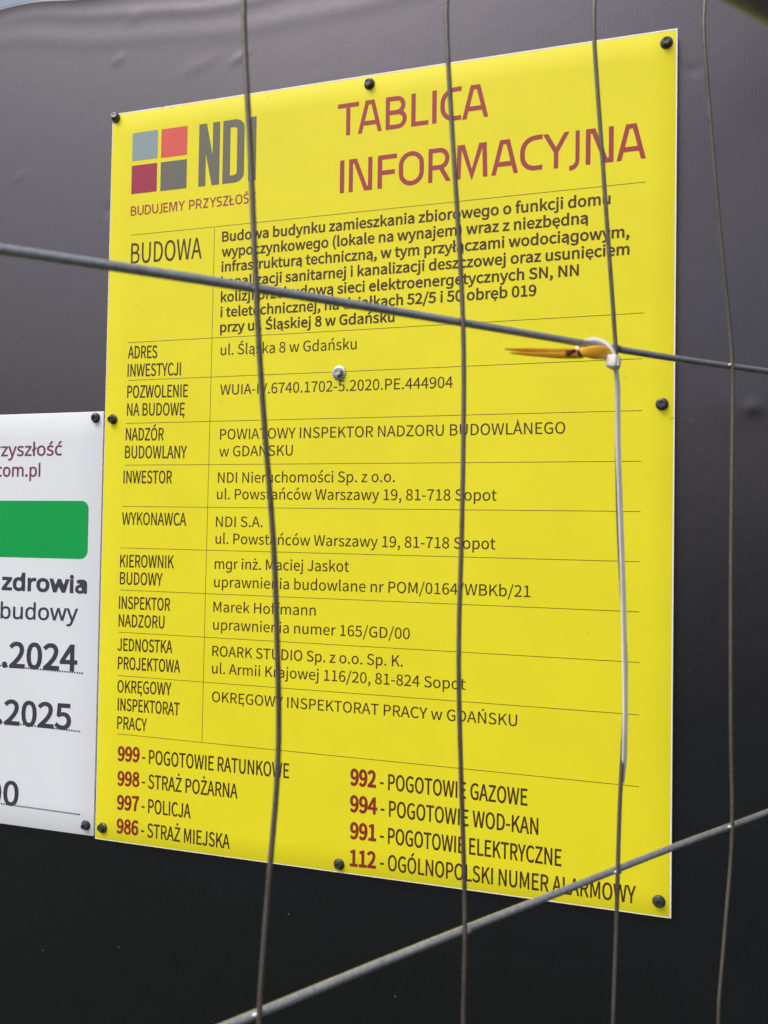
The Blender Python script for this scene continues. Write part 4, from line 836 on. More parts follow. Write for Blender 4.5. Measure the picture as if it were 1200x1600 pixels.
# small dirt marks and scuffs on the board
db = MB()
for x, y, L_, w, a in [(222.0, 920.7, 2.4, 1.0, 1.2), (697.0, 516.1, 5, 0.8, 0.25), (528.0, 523.1, 2, 0.8, 0.8), (691.9, 421.6, 1.6, 0.6, 0.5), (264.1, 1.6, 4, 0.7, 0.9), (166.7, 550.2, 9, 0.25, 0.6), (256.0, 803.8, 12, 0.2, 0.7), (651.4, 447.8, 14, 0.22, 0.8), (612.7, 520.8, 1.8, 0.7, 1.8), (613.0, 289.5, 2.2, 0.7, -0.3), (74.8, 928.6, 3, 0.8, 0.1), (87.9, 926.0, 5, 0.5, 0.1), (573.3, 245.0, 2, 0.6, 0.5), (649.1, 561.3, 2.4, 0.7, 1.2), (611.2, 612.7, 3, 0.5, 1.0), (504.0, 493.1, 2.5, 0.4, -0.2), (43.9, 677.4, 4, 0.5, 0.6), (423.5, 279.2, 1.8, 0.6, 1.0), (655.7, 472.9, 2.2, 0.22, 1.8), (264.8, 738.7, 0.9, 0.46, 1.6), (627.5, 441.6, 1.3, 0.44, 3.0), (260.1, 891.6, 2.1, 0.25, 1.8), (491.4, 867.7, 1.7, 0.24, 1.5), (345.6, 462.7, 2.1, 0.3, 0.7), (365.2, 591.7, 2.1, 0.37, 0.8), (646.5, 454.9, 1.7, 0.34, 0.7), (482.9, 710.1, 0.9, 0.34, 1.1), (122.8, 207.5, 2.1, 0.47, 1.1), (515.2, 43.4, 2.1, 0.36, 2.5), (195.4, 349.2, 1.2, 0.49, 1.3), (349.8, 879.7, 2.0, 0.32, 0.9), (561.9, 103.3, 1.2, 0.46, 2.8), (166.1, 77.0, 1.9, 0.39, 0.7), (354.1, 70.3, 1.7, 0.36, 2.1), (65.8, 595.0, 1.2, 0.35, 1.0), (442.5, 525.0, 1.6, 0.22, 0.7), (54.6, 355.7, 1.4, 0.23, 2.0), (341.3, 462.8, 1.6, 0.48, 1.8), (69.5, 139.0, 1.7, 0.3, 2.3), (357.3, 352.4, 1.8, 0.25, 0.9), (206.4, 385.0, 2.1, 0.44, 2.5), (440.5, 12.5, 1.1, 0.35, 2.7), (256.0, 508.8, 2.0, 0.3, 2.2), (415.6, 485.7, 1.6, 0.35, 0.3), (623.9, 892.3, 1.9, 0.31, 1.9), (536.8, 62.0, 1.9, 0.23, 2.8), (171.6, 886.3, 1.0, 0.36, 2.5), (686.4, 650.7, 1.9, 0.32, 2.3), (270.4, 855.8, 1.8, 0.31, 2.4), (50.9, 851.4, 1.7, 0.3, 1.9), (546.2, 579.9, 2.0, 0.32, 1.0), (261.0, 262.8, 1.4, 0.43, 2.6), (441.6, 724.0, 2.2, 0.4, 0.3), (436.7, 23.1, 1.7, 0.5, 1.5), (648.8, 22.9, 2.1, 0.25, 2.5), (210.8, 364.8, 0.8, 0.21, 2.3), (519.8, 118.0, 1.6, 0.28, 2.7), (97.6, 542.8, 2.0, 0.36, 2.0)]:
    c, s = math.cos(a)*L_/2, math.sin(a)*L_/2; px, py = -math.sin(a)*w/2, math.cos(a)*w/2
    q = [(x-c-px*.3, y-s-py*.3), (x+px*-1, y-py), (x+c, y+s), (x+px, y+py)]
    db.add([(u/1000, v/1000, warp_yellow(u/1000, v/1000)+0.00026) for u, v in q], [(0,1,2,3)])
dm = db.build('dirt_marks', M['dirt'], ysign); dm['kind'] = 'stuff'
for (x, y), t in [((5.5, 923.7), (0.1, -0.2)), ((354.3, 918.1), (0, 0)), ((688.6, 915.1), (0.05, 0)), ((12.6, 532.9), (0, -0.25)), ((686.9, 531.2), (0, 0)), ((11.5, 15.7), (0, -0.15)), ((332.8, 10.2), (0, 0)), ((687.6, 16.5), (0, 0))]: put_screw(x, y, ysign, warp_yellow, (0,0), tilt=t)
put_screw(*(321.8, 579.5), ysign, warp_yellow, (0,0), silver=True)

# a dead red speck stuck on the sign
spx, spy = (534.5, 516.5)
sb_ = MB(); sb_.tube([(0.0005,-0.0032,0.0006),(0.0002,-0.0012,0.0008),(0.0,0.0012,0.0008),(-0.0008,0.0034,0.0006)], [0.0003,0.0007,0.0006,0.0002], n=8)
spo = sb_.build('insect', M['speck'], None, True)
spo.matrix_world = frame(spx/1000, spy/1000, warp_yellow(spx/1000, spy/1000)+0.0003)
spo['label'] = 'tiny dark red insect or husk stuck on the yellow sign above the letters'; spo['category'] = 'insect'

# ---- white sign at the left
WX0 = -0.72
OFFW = (WX0, 0.003)
wsign = empty('white_sign', frame(WX0, 0.003, 0.0), 'white board with a green panel and dark dates, left of the yellow sign', 'sign')
def ww(x, y): return warp_white(x, y)
wb = board('board', 0.0, -0.0022-WX0, 0.0, 0.5405, 0.0030, lambda x, y: ww(x+WX0, y+0.003), M['white'], wsign, nx=16, ny=16)
for font, wgt, txt, x0, y0, x1, y1, cap in TEXTS:
    if font == 'H' or wgt == 'N':
        text_line(txt, font, STEM[wgt], x0, y0, x1, y1, cap, M[INKOF[wgt]], wsign, ww, OFFW)
def green_panel():
    xa, xb, ya, yb, r = -0.62, -0.0212, 0.3535, 0.4285, 0.011
    c = []
    for cx, cy, a0 in ((xb-r, ya+r, -90), (xb-r, yb-r, 0), (xa+r, yb-r, 90), (xa+r, ya+r, 180)):
        for k in range(9):
            t = math.radians(a0+k*90/8); c.append((cx+r*math.cos(t), cy+r*math.sin(t)))
    v, f = fill([c], 'g')
    mesh_obj('green_panel', [(x-OFFW[0], y-OFFW[1], ww(x, y)+INK_H) for x, y in v], f, M['green'], wsign)
green_panel()
for xa, ya, xb, yb in [(-218.0, 210.8, -24.7, 207.6), (-215.4, 137.3, -27.1, 133.3), (-211.6, 29.7, -24.0, 28.2)]:
    d = MB(); n = int((xb-xa)/3.8)
    for i in range(n+1):
        x = xb-i*3.8; y = yb+(ya-yb)*(xb-x)/(xb-xa)
        cs = [((x+1.3*math.cos(k*math.pi/4))/1000, (y+1.3*math.sin(k*math.pi/4))/1000) for k in range(8)]
        d.add([(u-OFFW[0], v-OFFW[1], ww(u, v)+INK_H*1.3) for u, v in cs], [tuple(range(8))])
    d.build('dotted_line', M['navy'], wsign)
for (x, y), t in [((-13.5, 535.3), (0, -0.25)), ((-13.4, 16.2), (0, -0.15))]: put_screw(x, y, wsign, ww, OFFW, tilt=t)

# ------------------------------------------------------------------ wire mesh fence
FP = Vector([-0.04422, 0.33167, 0.0]); FD = Vector([0.772148, 0.635443, 0.0]); FN = Vector((FD.y, -FD.x, 0))
FMAT = Matrix(((FD.x, FN.x, 0, FP.x), (FD.y, FN.y, 0, FP.y), (0, 0, 1, 0), (0, 0, 0, 1)))   # x along, y towards the viewer, z up
FMAT = Matrix(((FD.x, -FN.x, 0, FP.x), (FD.y, -FN.y, 0, FP.y), (0, 0, 1, 0), (0, 0, 0, 1)))  # right-handed: -y towards the viewer
fence = empty('mesh_fence', FMAT, 'galvanised wire mesh site fence standing close in front of the signs', 'fence')
RV, RH = 0.00100, 0.00168
HW = [(-0.42, 1.5228, 1.08, 1.5367), (-0.42, 1.2741, 1.08, 1.2846), (-0.42, 1.7728, 1.08, 1.7867), (-0.42, 1.0241, 1.08, 1.0346), (-0.42, 0.7741, 1.08, 0.7846)]          # (s0, h0, s1, h1)
VW = [
[(0.0, 0.2), (0.0, 0.32), (0.0, 0.44), (0.0, 0.56), (0.0, 0.68), (0.0, 0.8), (0.0, 0.92), (0.0, 1.04), (0.0, 1.16), (-0.0009, 1.2744), (0.0002, 1.2851), (0.001, 1.2958), (0.0021, 1.3065), (0.0031, 1.3173), (0.0041, 1.3281), (0.0052, 1.339), (0.0067, 1.3498), (0.0081, 1.3607), (0.0084, 1.3696), (0.0081, 1.3786), (0.0074, 1.392), (0.007, 1.4054), (0.0066, 1.4211), (0.0064, 1.4322), (0.006, 1.44), (0.0047, 1.45), (0.0036, 1.46), (0.0026, 1.4721), (0.0015, 1.4831), (0.0002, 1.4962), (-0.0008, 1.5115), (-0.0016, 1.5289), (-0.0022, 1.5419), (-0.0031, 1.5593), (-0.0038, 1.5766), (-0.0049, 1.5916), (-0.0059, 1.6021), (-0.0066, 1.6149), (-0.0071, 1.6235), (0.0, 1.7035), (0.0, 1.8235), (0.0, 1.9435), (0.0, 2.0635)],
[(0.1, 0.2), (0.1, 0.32), (0.1, 0.44), (0.1, 0.56), (0.1, 0.68), (0.1, 0.8), (0.1, 0.92), (0.1, 1.04), (0.1, 1.16), (0.0966, 1.2414), (0.0973, 1.2542), (0.0979, 1.2671), (0.0986, 1.2773), (0.0984, 1.2852), (0.0979, 1.2932), (0.0975, 1.3064), (0.0969, 1.3196), (0.0964, 1.3327), (0.0957, 1.3459), (0.095, 1.359), (0.0946, 1.372), (0.0941, 1.3877), (0.0942, 1.398), (0.0951, 1.4162), (0.096, 1.4318), (0.0966, 1.45), (0.0971, 1.4761), (0.0976, 1.5022), (0.0976, 1.5127), (0.0977, 1.5263), (0.0966, 1.5413), (0.0953, 1.5541), (0.0942, 1.5669), (0.0932, 1.5796), (0.0917, 1.5923), (0.0907, 1.6049), (0.0896, 1.6176), (0.0889, 1.631), (0.0875, 1.6401), (0.0864, 1.6552), (0.1, 1.7352), (0.1, 1.8552), (0.1, 1.9752), (0.1, 2.0952)],
[(0.2, 0.2), (0.2, 0.32), (0.2, 0.44), (0.2, 0.56), (0.2, 0.68), (0.2, 0.8), (0.2, 0.92), (0.2, 1.04), (0.1951, 1.208), (0.196, 1.2228), (0.1975, 1.2376), (0.198, 1.2526), (0.199, 1.2675), (0.1992, 1.279), (0.1995, 1.2978), (0.2005, 1.3129), (0.2019, 1.3278), (0.2044, 1.3519), (0.2066, 1.3639), (0.2067, 1.3732), (0.2049, 1.3887), (0.2014, 1.4195), (0.1992, 1.45), (0.1985, 1.4804), (0.199, 1.5108), (0.1987, 1.5184), (0.198, 1.5274), (0.196, 1.5409), (0.1946, 1.5558), (0.1926, 1.5706), (0.1907, 1.5853), (0.1893, 1.6), (0.1878, 1.6147), (0.1859, 1.6292), (0.184, 1.6436), (0.1826, 1.658), (0.1814, 1.6696), (0.1803, 1.687), (0.2, 1.767), (0.2, 1.887), (0.2, 2.007)],
[(0.3, 0.2), (0.3, 0.32), (0.3, 0.44), (0.3, 0.56), (0.3, 0.68), (0.3, 0.8), (0.3, 0.92), (0.3, 1.04), (0.285, 1.1775), (0.2875, 1.1938), (0.29, 1.2101), (0.2925, 1.2266), (0.295, 1.2431), (0.2982, 1.2596), (0.3008, 1.2799), (0.2998, 1.2939), (0.2985, 1.3184), (0.2982, 1.3462), (0.2982, 1.3808), (0.2982, 1.4154), (0.2988, 1.45), (0.2995, 1.4847), (0.3001, 1.5125), (0.3009, 1.5285), (0.2995, 1.5384), (0.2969, 1.5537), (0.2931, 1.5704), (0.29, 1.5871), (0.2869, 1.6036), (0.2844, 1.6202), (0.2819, 1.6332), (0.2789, 1.6528), (0.2765, 1.669), (0.2746, 1.6853), (0.2717, 1.7179), (0.3, 1.7979), (0.3, 1.9179), (0.3, 2.0379)],
[(-0.4034, 0.2), (-0.403, 0.23), (-0.401, 0.26), (-0.3985, 0.29), (-0.3967, 0.32), (-0.3967, 0.35), (-0.3985, 0.38), (-0.4011, 0.41), (-0.4031, 0.44), (-0.4034, 0.47), (-0.4019, 0.5), (-0.3994, 0.53), (-0.3972, 0.56), (-0.3965, 0.59), (-0.3977, 0.62), (-0.4001, 0.65), (-0.4024, 0.68), (-0.4035, 0.71), (-0.4027, 0.74), (-0.4004, 0.77), (-0.3979, 0.8), (-0.3966, 0.83), (-0.397, 0.86), (-0.3991, 0.89), (-0.4017, 0.92), (-0.4033, 0.95), (-0.4032, 0.98), (-0.4014, 1.01), (-0.3988, 1.04), (-0.3969, 1.07), (-0.3966, 1.1), (-0.3982, 1.13), (-0.4007, 1.16), (-0.4029, 1.19), (-0.4035, 1.22), (-0.4022, 1.25), (-0.3998, 1.28), (-0.3974, 1.31), (-0.3965, 1.34), (-0.3974, 1.37), (-0.3997, 1.4), (-0.4022, 1.43), (-0.4035, 1.46), (-0.4029, 1.49), (-0.4007, 1.52), (-0.3982, 1.55), (-0.3966, 1.58), (-0.3969, 1.61), (-0.3988, 1.64), (-0.4013, 1.67), (-0.4032, 1.7), (-0.4033, 1.73), (-0.4017, 1.76), (-0.3991, 1.79), (-0.3971, 1.82), (-0.3966, 1.85), (-0.3979, 1.88), (-0.4004, 1.91), (-0.4027, 1.94), (-0.4035, 1.97), (-0.4025, 2.0), (-0.4001, 2.03), (-0.3977, 2.06), (-0.3965, 2.09), (-0.3972, 2.12)],
[(-0.3003, 0.2), (-0.2979, 0.23), (-0.2966, 0.26), (-0.2971, 0.29), (-0.2992, 0.32), (-0.3017, 0.35), (-0.3033, 0.38), (-0.3032, 0.41), (-0.3013, 0.44), (-0.2987, 0.47), (-0.2969, 0.5), (-0.2967, 0.53), (-0.2982, 0.56), (-0.3008, 0.59), (-0.3029, 0.62), (-0.3035, 0.65), (-0.3022, 0.68), (-0.2997, 0.71), (-0.2974, 0.74), (-0.2965, 0.77), (-0.2975, 0.8), (-0.2998, 0.83), (-0.3022, 0.86), (-0.3035, 0.89), (-0.3028, 0.92), (-0.3007, 0.95), (-0.2982, 0.98), (-0.2966, 1.01), (-0.2969, 1.04), (-0.2988, 1.07), (-0.3014, 1.1), (-0.3032, 1.13), (-0.3033, 1.16), (-0.3016, 1.19), (-0.2991, 1.22), (-0.297, 1.25), (-0.2966, 1.28), (-0.298, 1.31), (-0.3004, 1.34), (-0.3027, 1.37), (-0.3035, 1.4), (-0.3024, 1.43), (-0.3001, 1.46), (-0.2977, 1.49), (-0.2965, 1.52), (-0.2972, 1.55), (-0.2995, 1.58), (-0.302, 1.61), (-0.3034, 1.64), (-0.303, 1.67), (-0.301, 1.7), (-0.2985, 1.73), (-0.2967, 1.76), (-0.2967, 1.79), (-0.2985, 1.82), (-0.3011, 1.85), (-0.3031, 1.88), (-0.3034, 1.91), (-0.3019, 1.94), (-0.2994, 1.97), (-0.2972, 2.0), (-0.2965, 2.03), (-0.2977, 2.06), (-0.3001, 2.09), (-0.3025, 2.12)],
[(-0.1965, 0.2), (-0.1975, 0.23), (-0.1999, 0.26), (-0.2023, 0.29), (-0.2035, 0.32), (-0.2028, 0.35), (-0.2006, 0.38), (-0.1981, 0.41), (-0.1966, 0.44), (-0.1969, 0.47), (-0.1989, 0.5), (-0.2014, 0.53), (-0.2032, 0.56), (-0.2033, 0.59), (-0.2016, 0.62), (-0.199, 0.65), (-0.197, 0.68), (-0.1966, 0.71), (-0.198, 0.74), (-0.2005, 0.77), (-0.2027, 0.8), (-0.2035, 0.83), (-0.2024, 0.86), (-0.2, 0.89), (-0.1976, 0.92), (-0.1965, 0.95), (-0.1973, 0.98), (-0.1995, 1.01), (-0.202, 1.04), (-0.2034, 1.07), (-0.203, 1.1), (-0.201, 1.13), (-0.1984, 1.16), (-0.1967, 1.19), (-0.1968, 1.22), (-0.1986, 1.25), (-0.2011, 1.28), (-0.2031, 1.31), (-0.2034, 1.34), (-0.2019, 1.37), (-0.1994, 1.4), (-0.1972, 1.43), (-0.1965, 1.46), (-0.1977, 1.49), (-0.2001, 1.52), (-0.2025, 1.55), (-0.2035, 1.58), (-0.2026, 1.61), (-0.2003, 1.64), (-0.1979, 1.67), (-0.1966, 1.7), (-0.1971, 1.73), (-0.1992, 1.76), (-0.2017, 1.79), (-0.2033, 1.82), (-0.2032, 1.85), (-0.2013, 1.88), (-0.1987, 1.91), (-0.1969, 1.94), (-0.1967, 1.97), (-0.1982, 2.0), (-0.2008, 2.03), (-0.2029, 2.06), (-0.2035, 2.09), (-0.2022, 2.12)],
[(-0.1006, 0.2), (-0.1028, 0.23), (-0.1035, 0.26), (-0.1023, 0.29), (-0.0999, 0.32), (-0.0976, 0.35), (-0.0965, 0.38), (-0.0973, 0.41), (-0.0996, 0.44), (-0.102, 0.47), (-0.1034, 0.5), (-0.103, 0.53), (-0.1009, 0.56), (-0.0984, 0.59), (-0.0967, 0.62), (-0.0968, 0.65), (-0.0986, 0.68), (-0.1012, 0.71), (-0.1031, 0.74), (-0.1034, 0.77), (-0.1018, 0.8), (-0.0993, 0.83), (-0.0972, 0.86), (-0.0965, 0.89), (-0.0978, 0.92), (-0.1002, 0.95), (-0.1025, 0.98), (-0.1035, 1.01), (-0.1026, 1.04), (-0.1003, 1.07), (-0.0978, 1.1), (-0.0965, 1.13), (-0.0971, 1.16), (-0.0992, 1.19), (-0.1018, 1.22), (-0.1033, 1.25), (-0.1031, 1.28), (-0.1013, 1.31), (-0.0987, 1.34), (-0.0968, 1.37), (-0.0967, 1.4), (-0.0983, 1.43), (-0.1008, 1.46), (-0.1029, 1.49), (-0.1034, 1.52), (-0.1021, 1.55), (-0.0996, 1.58), (-0.0974, 1.61), (-0.0965, 1.64), (-0.0975, 1.67), (-0.0999, 1.7), (-0.1023, 1.73), (-0.1035, 1.76), (-0.1028, 1.79), (-0.1006, 1.82), (-0.0981, 1.85), (-0.0966, 1.88), (-0.0969, 1.91), (-0.0989, 1.94), (-0.1014, 1.97), (-0.1032, 2.0), (-0.1033, 2.03), (-0.1016, 2.06), (-0.099, 2.09), (-0.097, 2.12)],
[(0.3976, 0.2), (0.3999, 0.23), (0.4023, 0.26), (0.4035, 0.29), (0.4028, 0.32), (0.4006, 0.35), (0.398, 0.38), (0.3966, 0.41), (0.397, 0.44), (0.399, 0.47), (0.4015, 0.5), (0.4033, 0.53), (0.4033, 0.56), (0.4015, 0.59), (0.3989, 0.62), (0.3969, 0.65), (0.3966, 0.68), (0.3981, 0.71), (0.4006, 0.74), (0.4028, 0.77), (0.4035, 0.8), (0.4023, 0.83), (0.3999, 0.86), (0.3975, 0.89), (0.3965, 0.92), (0.3973, 0.95), (0.3996, 0.98), (0.4021, 1.01), (0.4034, 1.04), (0.403, 1.07), (0.4009, 1.1), (0.3983, 1.13), (0.3967, 1.16), (0.3968, 1.19), (0.3986, 1.22), (0.4012, 1.25), (0.4031, 1.28), (0.4034, 1.31), (0.4018, 1.34), (0.3993, 1.37), (0.3971, 1.4), (0.3965, 1.43), (0.3978, 1.46), (0.4002, 1.49), (0.4026, 1.52), (0.4035, 1.55), (0.4026, 1.58), (0.4003, 1.61), (0.3978, 1.64), (0.3965, 1.67), (0.3971, 1.7), (0.3993, 1.73), (0.4018, 1.76), (0.4034, 1.79), (0.4031, 1.82), (0.4012, 1.85), (0.3987, 1.88), (0.3968, 1.91), (0.3967, 1.94), (0.3983, 1.97), (0.4009, 2.0), (0.4029, 2.03), (0.4034, 2.06), (0.4021, 2.09), (0.3996, 2.12)],
[(0.5028, 0.2), (0.5035, 0.23), (0.5023, 0.26), (0.4999, 0.29), (0.4975, 0.32), (0.4965, 0.35), (0.4974, 0.38), (0.4997, 0.41), (0.5021, 0.44), (0.5034, 0.47), (0.5029, 0.5), (0.5008, 0.53), (0.4983, 0.56), (0.4967, 0.59), (0.4968, 0.62), (0.4987, 0.65), (0.5013, 0.68), (0.5031, 0.71), (0.5033, 0.74), (0.5018, 0.77), (0.4992, 0.8), (0.4971, 0.83), (0.4965, 0.86), (0.4978, 0.89), (0.5003, 0.92), (0.5026, 0.95), (0.5035, 0.98), (0.5025, 1.01), (0.5002, 1.04), (0.4978, 1.07), (0.4965, 1.1), (0.4972, 1.13), (0.4993, 1.16), (0.5018, 1.19), (0.5034, 1.22), (0.5031, 1.25), (0.5012, 1.28), (0.4986, 1.31), (0.4968, 1.34), (0.4967, 1.37), (0.4984, 1.4), (0.5009, 1.43), (0.503, 1.46), (0.5034, 1.49), (0.502, 1.52), (0.4996, 1.55), (0.4973, 1.58), (0.4965, 1.61), (0.4976, 1.64), (0.4999, 1.67), (0.5023, 1.7), (0.5035, 1.73), (0.5028, 1.76), (0.5005, 1.79), (0.498, 1.82), (0.4966, 1.85), (0.497, 1.88), (0.499, 1.91), (0.5015, 1.94), (0.5033, 1.97), (0.5032, 2.0), (0.5015, 2.03), (0.4989, 2.06), (0.4969, 2.09), (0.4966, 2.12)],
[(0.6017, 0.2), (0.5992, 0.23), (0.5971, 0.26), (0.5966, 0.29), (0.5979, 0.32), (0.6004, 0.35), (0.6026, 0.38), (0.6035, 0.41), (0.6025, 0.44), (0.6001, 0.47), (0.5977, 0.5), (0.5965, 0.53), (0.5972, 0.56), (0.5994, 0.59), (0.6019, 0.62), (0.6034, 0.65), (0.6031, 0.68), (0.6011, 0.71), (0.5986, 0.74), (0.5968, 0.77), (0.5967, 0.8), (0.5984, 0.83), (0.601, 0.86), (0.603, 0.89), (0.6034, 0.92), (0.602, 0.95), (0.5995, 0.98), (0.5973, 1.01), (0.5965, 1.04), (0.5976, 1.07), (0.6, 1.1), (0.6024, 1.13), (0.6035, 1.16), (0.6027, 1.19), (0.6005, 1.22), (0.598, 1.25), (0.5966, 1.28), (0.597, 1.31), (0.599, 1.34), (0.6016, 1.37), (0.6033, 1.4), (0.6032, 1.43), (0.6014, 1.46), (0.5989, 1.49), (0.5969, 1.52), (0.5966, 1.55), (0.5981, 1.58), (0.6006, 1.61), (0.6028, 1.64), (0.6035, 1.67), (0.6023, 1.7), (0.5998, 1.73), (0.5975, 1.76), (0.5965, 1.79), (0.5974, 1.82), (0.5997, 1.85), (0.6021, 1.88), (0.6034, 1.91), (0.6029, 1.94), (0.6008, 1.97), (0.5983, 2.0), (0.5967, 2.03), (0.5968, 2.06), (0.5987, 2.09), (0.6013, 2.12)],
[(0.6967, 0.2), (0.6967, 0.23), (0.6985, 0.26), (0.701, 0.29), (0.703, 0.32), (0.7034, 0.35), (0.702, 0.38), (0.6994, 0.41), (0.6972, 0.44), (0.6965, 0.47), (0.6977, 0.5), (0.7001, 0.53), (0.7024, 0.56), (0.7035, 0.59), (0.7027, 0.62), (0.7004, 0.65), (0.698, 0.68), (0.6966, 0.71), (0.697, 0.74), (0.6991, 0.77), (0.7016, 0.8), (0.7033, 0.83), (0.7032, 0.86), (0.7014, 0.89), (0.6988, 0.92), (0.6969, 0.95), (0.6966, 0.98), (0.6982, 1.01), (0.7007, 1.04), (0.7028, 1.07), (0.7035, 1.1), (0.7022, 1.13), (0.6998, 1.16), (0.6975, 1.19), (0.6965, 1.22), (0.6974, 1.25), (0.6997, 1.28), (0.7022, 1.31), (0.7035, 1.34), (0.7029, 1.37), (0.7008, 1.4), (0.6982, 1.43), (0.6967, 1.46), (0.6969, 1.49), (0.6987, 1.52), (0.7013, 1.55), (0.7032, 1.58), (0.7033, 1.61), (0.7017, 1.64), (0.6992, 1.67), (0.6971, 1.7), (0.6966, 1.73), (0.6979, 1.76), (0.7004, 1.79), (0.7026, 1.82), (0.7035, 1.85), (0.7025, 1.88), (0.7001, 1.91), (0.6977, 1.94), (0.6965, 1.97), (0.6972, 2.0), (0.6994, 2.03), (0.7019, 2.06), (0.7034, 2.09), (0.7031, 2.12)],
[(0.7991, 0.2), (0.8017, 0.23), (0.8033, 0.26), (0.8032, 0.29), (0.8013, 0.32), (0.7988, 0.35), (0.7969, 0.38), (0.7966, 0.41), (0.7982, 0.44), (0.8008, 0.47), (0.8029, 0.5), (0.8035, 0.53), (0.8022, 0.56), (0.7997, 0.59), (0.7974, 0.62), (0.7965, 0.65), (0.7975, 0.68), (0.7998, 0.71), (0.8022, 0.74), (0.8035, 0.77), (0.8029, 0.8), (0.8007, 0.83), (0.7982, 0.86), (0.7966, 0.89), (0.7969, 0.92), (0.7988, 0.95), (0.8014, 0.98), (0.8032, 1.01), (0.8033, 1.04), (0.8016, 1.07), (0.7991, 1.1), (0.797, 1.13), (0.7966, 1.16), (0.7979, 1.19), (0.8004, 1.22), (0.8027, 1.25), (0.8035, 1.28), (0.8024, 1.31), (0.8001, 1.34), (0.7977, 1.37), (0.7965, 1.4), (0.7972, 1.43), (0.7994, 1.46), (0.8019, 1.49), (0.8034, 1.52), (0.803, 1.55), (0.8011, 1.58), (0.7985, 1.61), (0.7967, 1.64), (0.7967, 1.67), (0.7985, 1.7), (0.801, 1.73), (0.803, 1.76), (0.8034, 1.79), (0.8019, 1.82), (0.7994, 1.85), (0.7972, 1.88), (0.7965, 1.91), (0.7977, 1.94), (0.8001, 1.97), (0.8024, 2.0), (0.8035, 2.03), (0.8027, 2.06), (0.8004, 2.09), (0.7979, 2.12)],
[(0.9035, 0.2), (0.9028, 0.23), (0.9007, 0.26), (0.8981, 0.29), (0.8966, 0.32), (0.8969, 0.35), (0.8989, 0.38), (0.9014, 0.41), (0.9032, 0.44), (0.9033, 0.47), (0.9016, 0.5), (0.899, 0.53), (0.897, 0.56), (0.8966, 0.59), (0.898, 0.62), (0.9005, 0.65), (0.9027, 0.68), (0.9035, 0.71), (0.9024, 0.74), (0.9, 0.77), (0.8976, 0.8), (0.8965, 0.83), (0.8973, 0.86), (0.8995, 0.89), (0.902, 0.92), (0.9034, 0.95), (0.903, 0.98), (0.901, 1.01), (0.8984, 1.04), (0.8967, 1.07), (0.8968, 1.1), (0.8985, 1.13), (0.9011, 1.16), (0.9031, 1.19), (0.9034, 1.22), (0.9019, 1.25), (0.8994, 1.28), (0.8972, 1.31), (0.8965, 1.34), (0.8977, 1.37), (0.9001, 1.4), (0.9025, 1.43), (0.9035, 1.46), (0.9026, 1.49), (0.9004, 1.52), (0.8979, 1.55), (0.8966, 1.58), (0.8971, 1.61), (0.8991, 1.64), (0.9017, 1.67), (0.9033, 1.7), (0.9032, 1.73), (0.9013, 1.76), (0.8988, 1.79), (0.8969, 1.82), (0.8966, 1.85), (0.8982, 1.88), (0.9008, 1.91), (0.9029, 1.94), (0.9035, 1.97), (0.9022, 2.0), (0.8997, 2.03), (0.8974, 2.06), (0.8965, 2.09), (0.8975, 2.12)],
[(1.0, 0.2), (0.9976, 0.23), (0.9965, 0.26), (0.9973, 0.29), (0.9995, 0.32), (1.002, 0.35), (1.0034, 0.38), (1.003, 0.41), (1.0009, 0.44), (0.9984, 0.47), (0.9967, 0.5), (0.9968, 0.53), (0.9986, 0.56), (1.0011, 0.59), (1.0031, 0.62), (1.0034, 0.65), (1.0019, 0.68), (0.9993, 0.71), (0.9972, 0.74), (0.9965, 0.77), (0.9977, 0.8), (1.0002, 0.83), (1.0025, 0.86), (1.0035, 0.89), (1.0026, 0.92), (1.0003, 0.95), (0.9979, 0.98), (0.9965, 1.01), (0.9971, 1.04), (0.9992, 1.07), (1.0017, 1.1), (1.0033, 1.13), (1.0032, 1.16), (1.0013, 1.19), (0.9987, 1.22), (0.9968, 1.25), (0.9967, 1.28), (0.9983, 1.31), (1.0008, 1.34), (1.0029, 1.37), (1.0035, 1.4), (1.0021, 1.43), (0.9997, 1.46), (0.9974, 1.49), (0.9965, 1.52), (0.9975, 1.55), (0.9998, 1.58), (1.0023, 1.61), (1.0035, 1.64), (1.0028, 1.67), (1.0007, 1.7), (0.9981, 1.73), (0.9966, 1.76), (0.9969, 1.79), (0.9989, 1.82), (1.0014, 1.85), (1.0032, 1.88), (1.0033, 1.91), (1.0016, 1.94), (0.999, 1.97), (0.997, 2.0), (0.9966, 2.03), (0.998, 2.06), (1.0005, 2.09), (1.0027, 2.12)]]
for (s0, h0, s1, h1) in HW:
    pts = []
    for i in range(61):
        t = i/60; s_ = s0+(s1-s0)*t
        pts.append((s_, 0.0005*math.sin(s_*31), h0+(h1-h0)*t + 0.0006*math.sin(s_*17+h0*9)))
    m = MB(); m.tube(pts, RH, 16)
    for k in range(-4, 12):      # weld spots and zinc drips
        sk = 0.1*k
        if s0 < sk < s1:
            hh = h0+(h1-h0)*(sk-s0)/(s1-s0)
            m.tube([(sk-0.0026, -RH*0.6, hh), (sk-0.0012, -RH*1.0, hh+0.0003), (sk+0.0014, -RH*1.0, hh-0.0002), (sk+0.0028, -RH*0.6, hh)], [0.0005, 0.0012, 0.0012, 0.0005], 8)
    m.build('horizontal_wire', M['wire_h'], fence, True)
for pts in VW:
    P3 = catmull([(s_, -(RH+RV)*0.93, h) for s_, h in pts], 0.008)
    A3 = np.array(P3)
    for _ in range(5): A3[1:-1] = (A3[:-2] + 2*A3[1:-1] + A3[2:])/4
    P3 = [tuple(p) for p in A3]
    m = MB(); m.tube(P3, RV, 14); m.build('vertical_wire', M['wire_v'], fence, True)
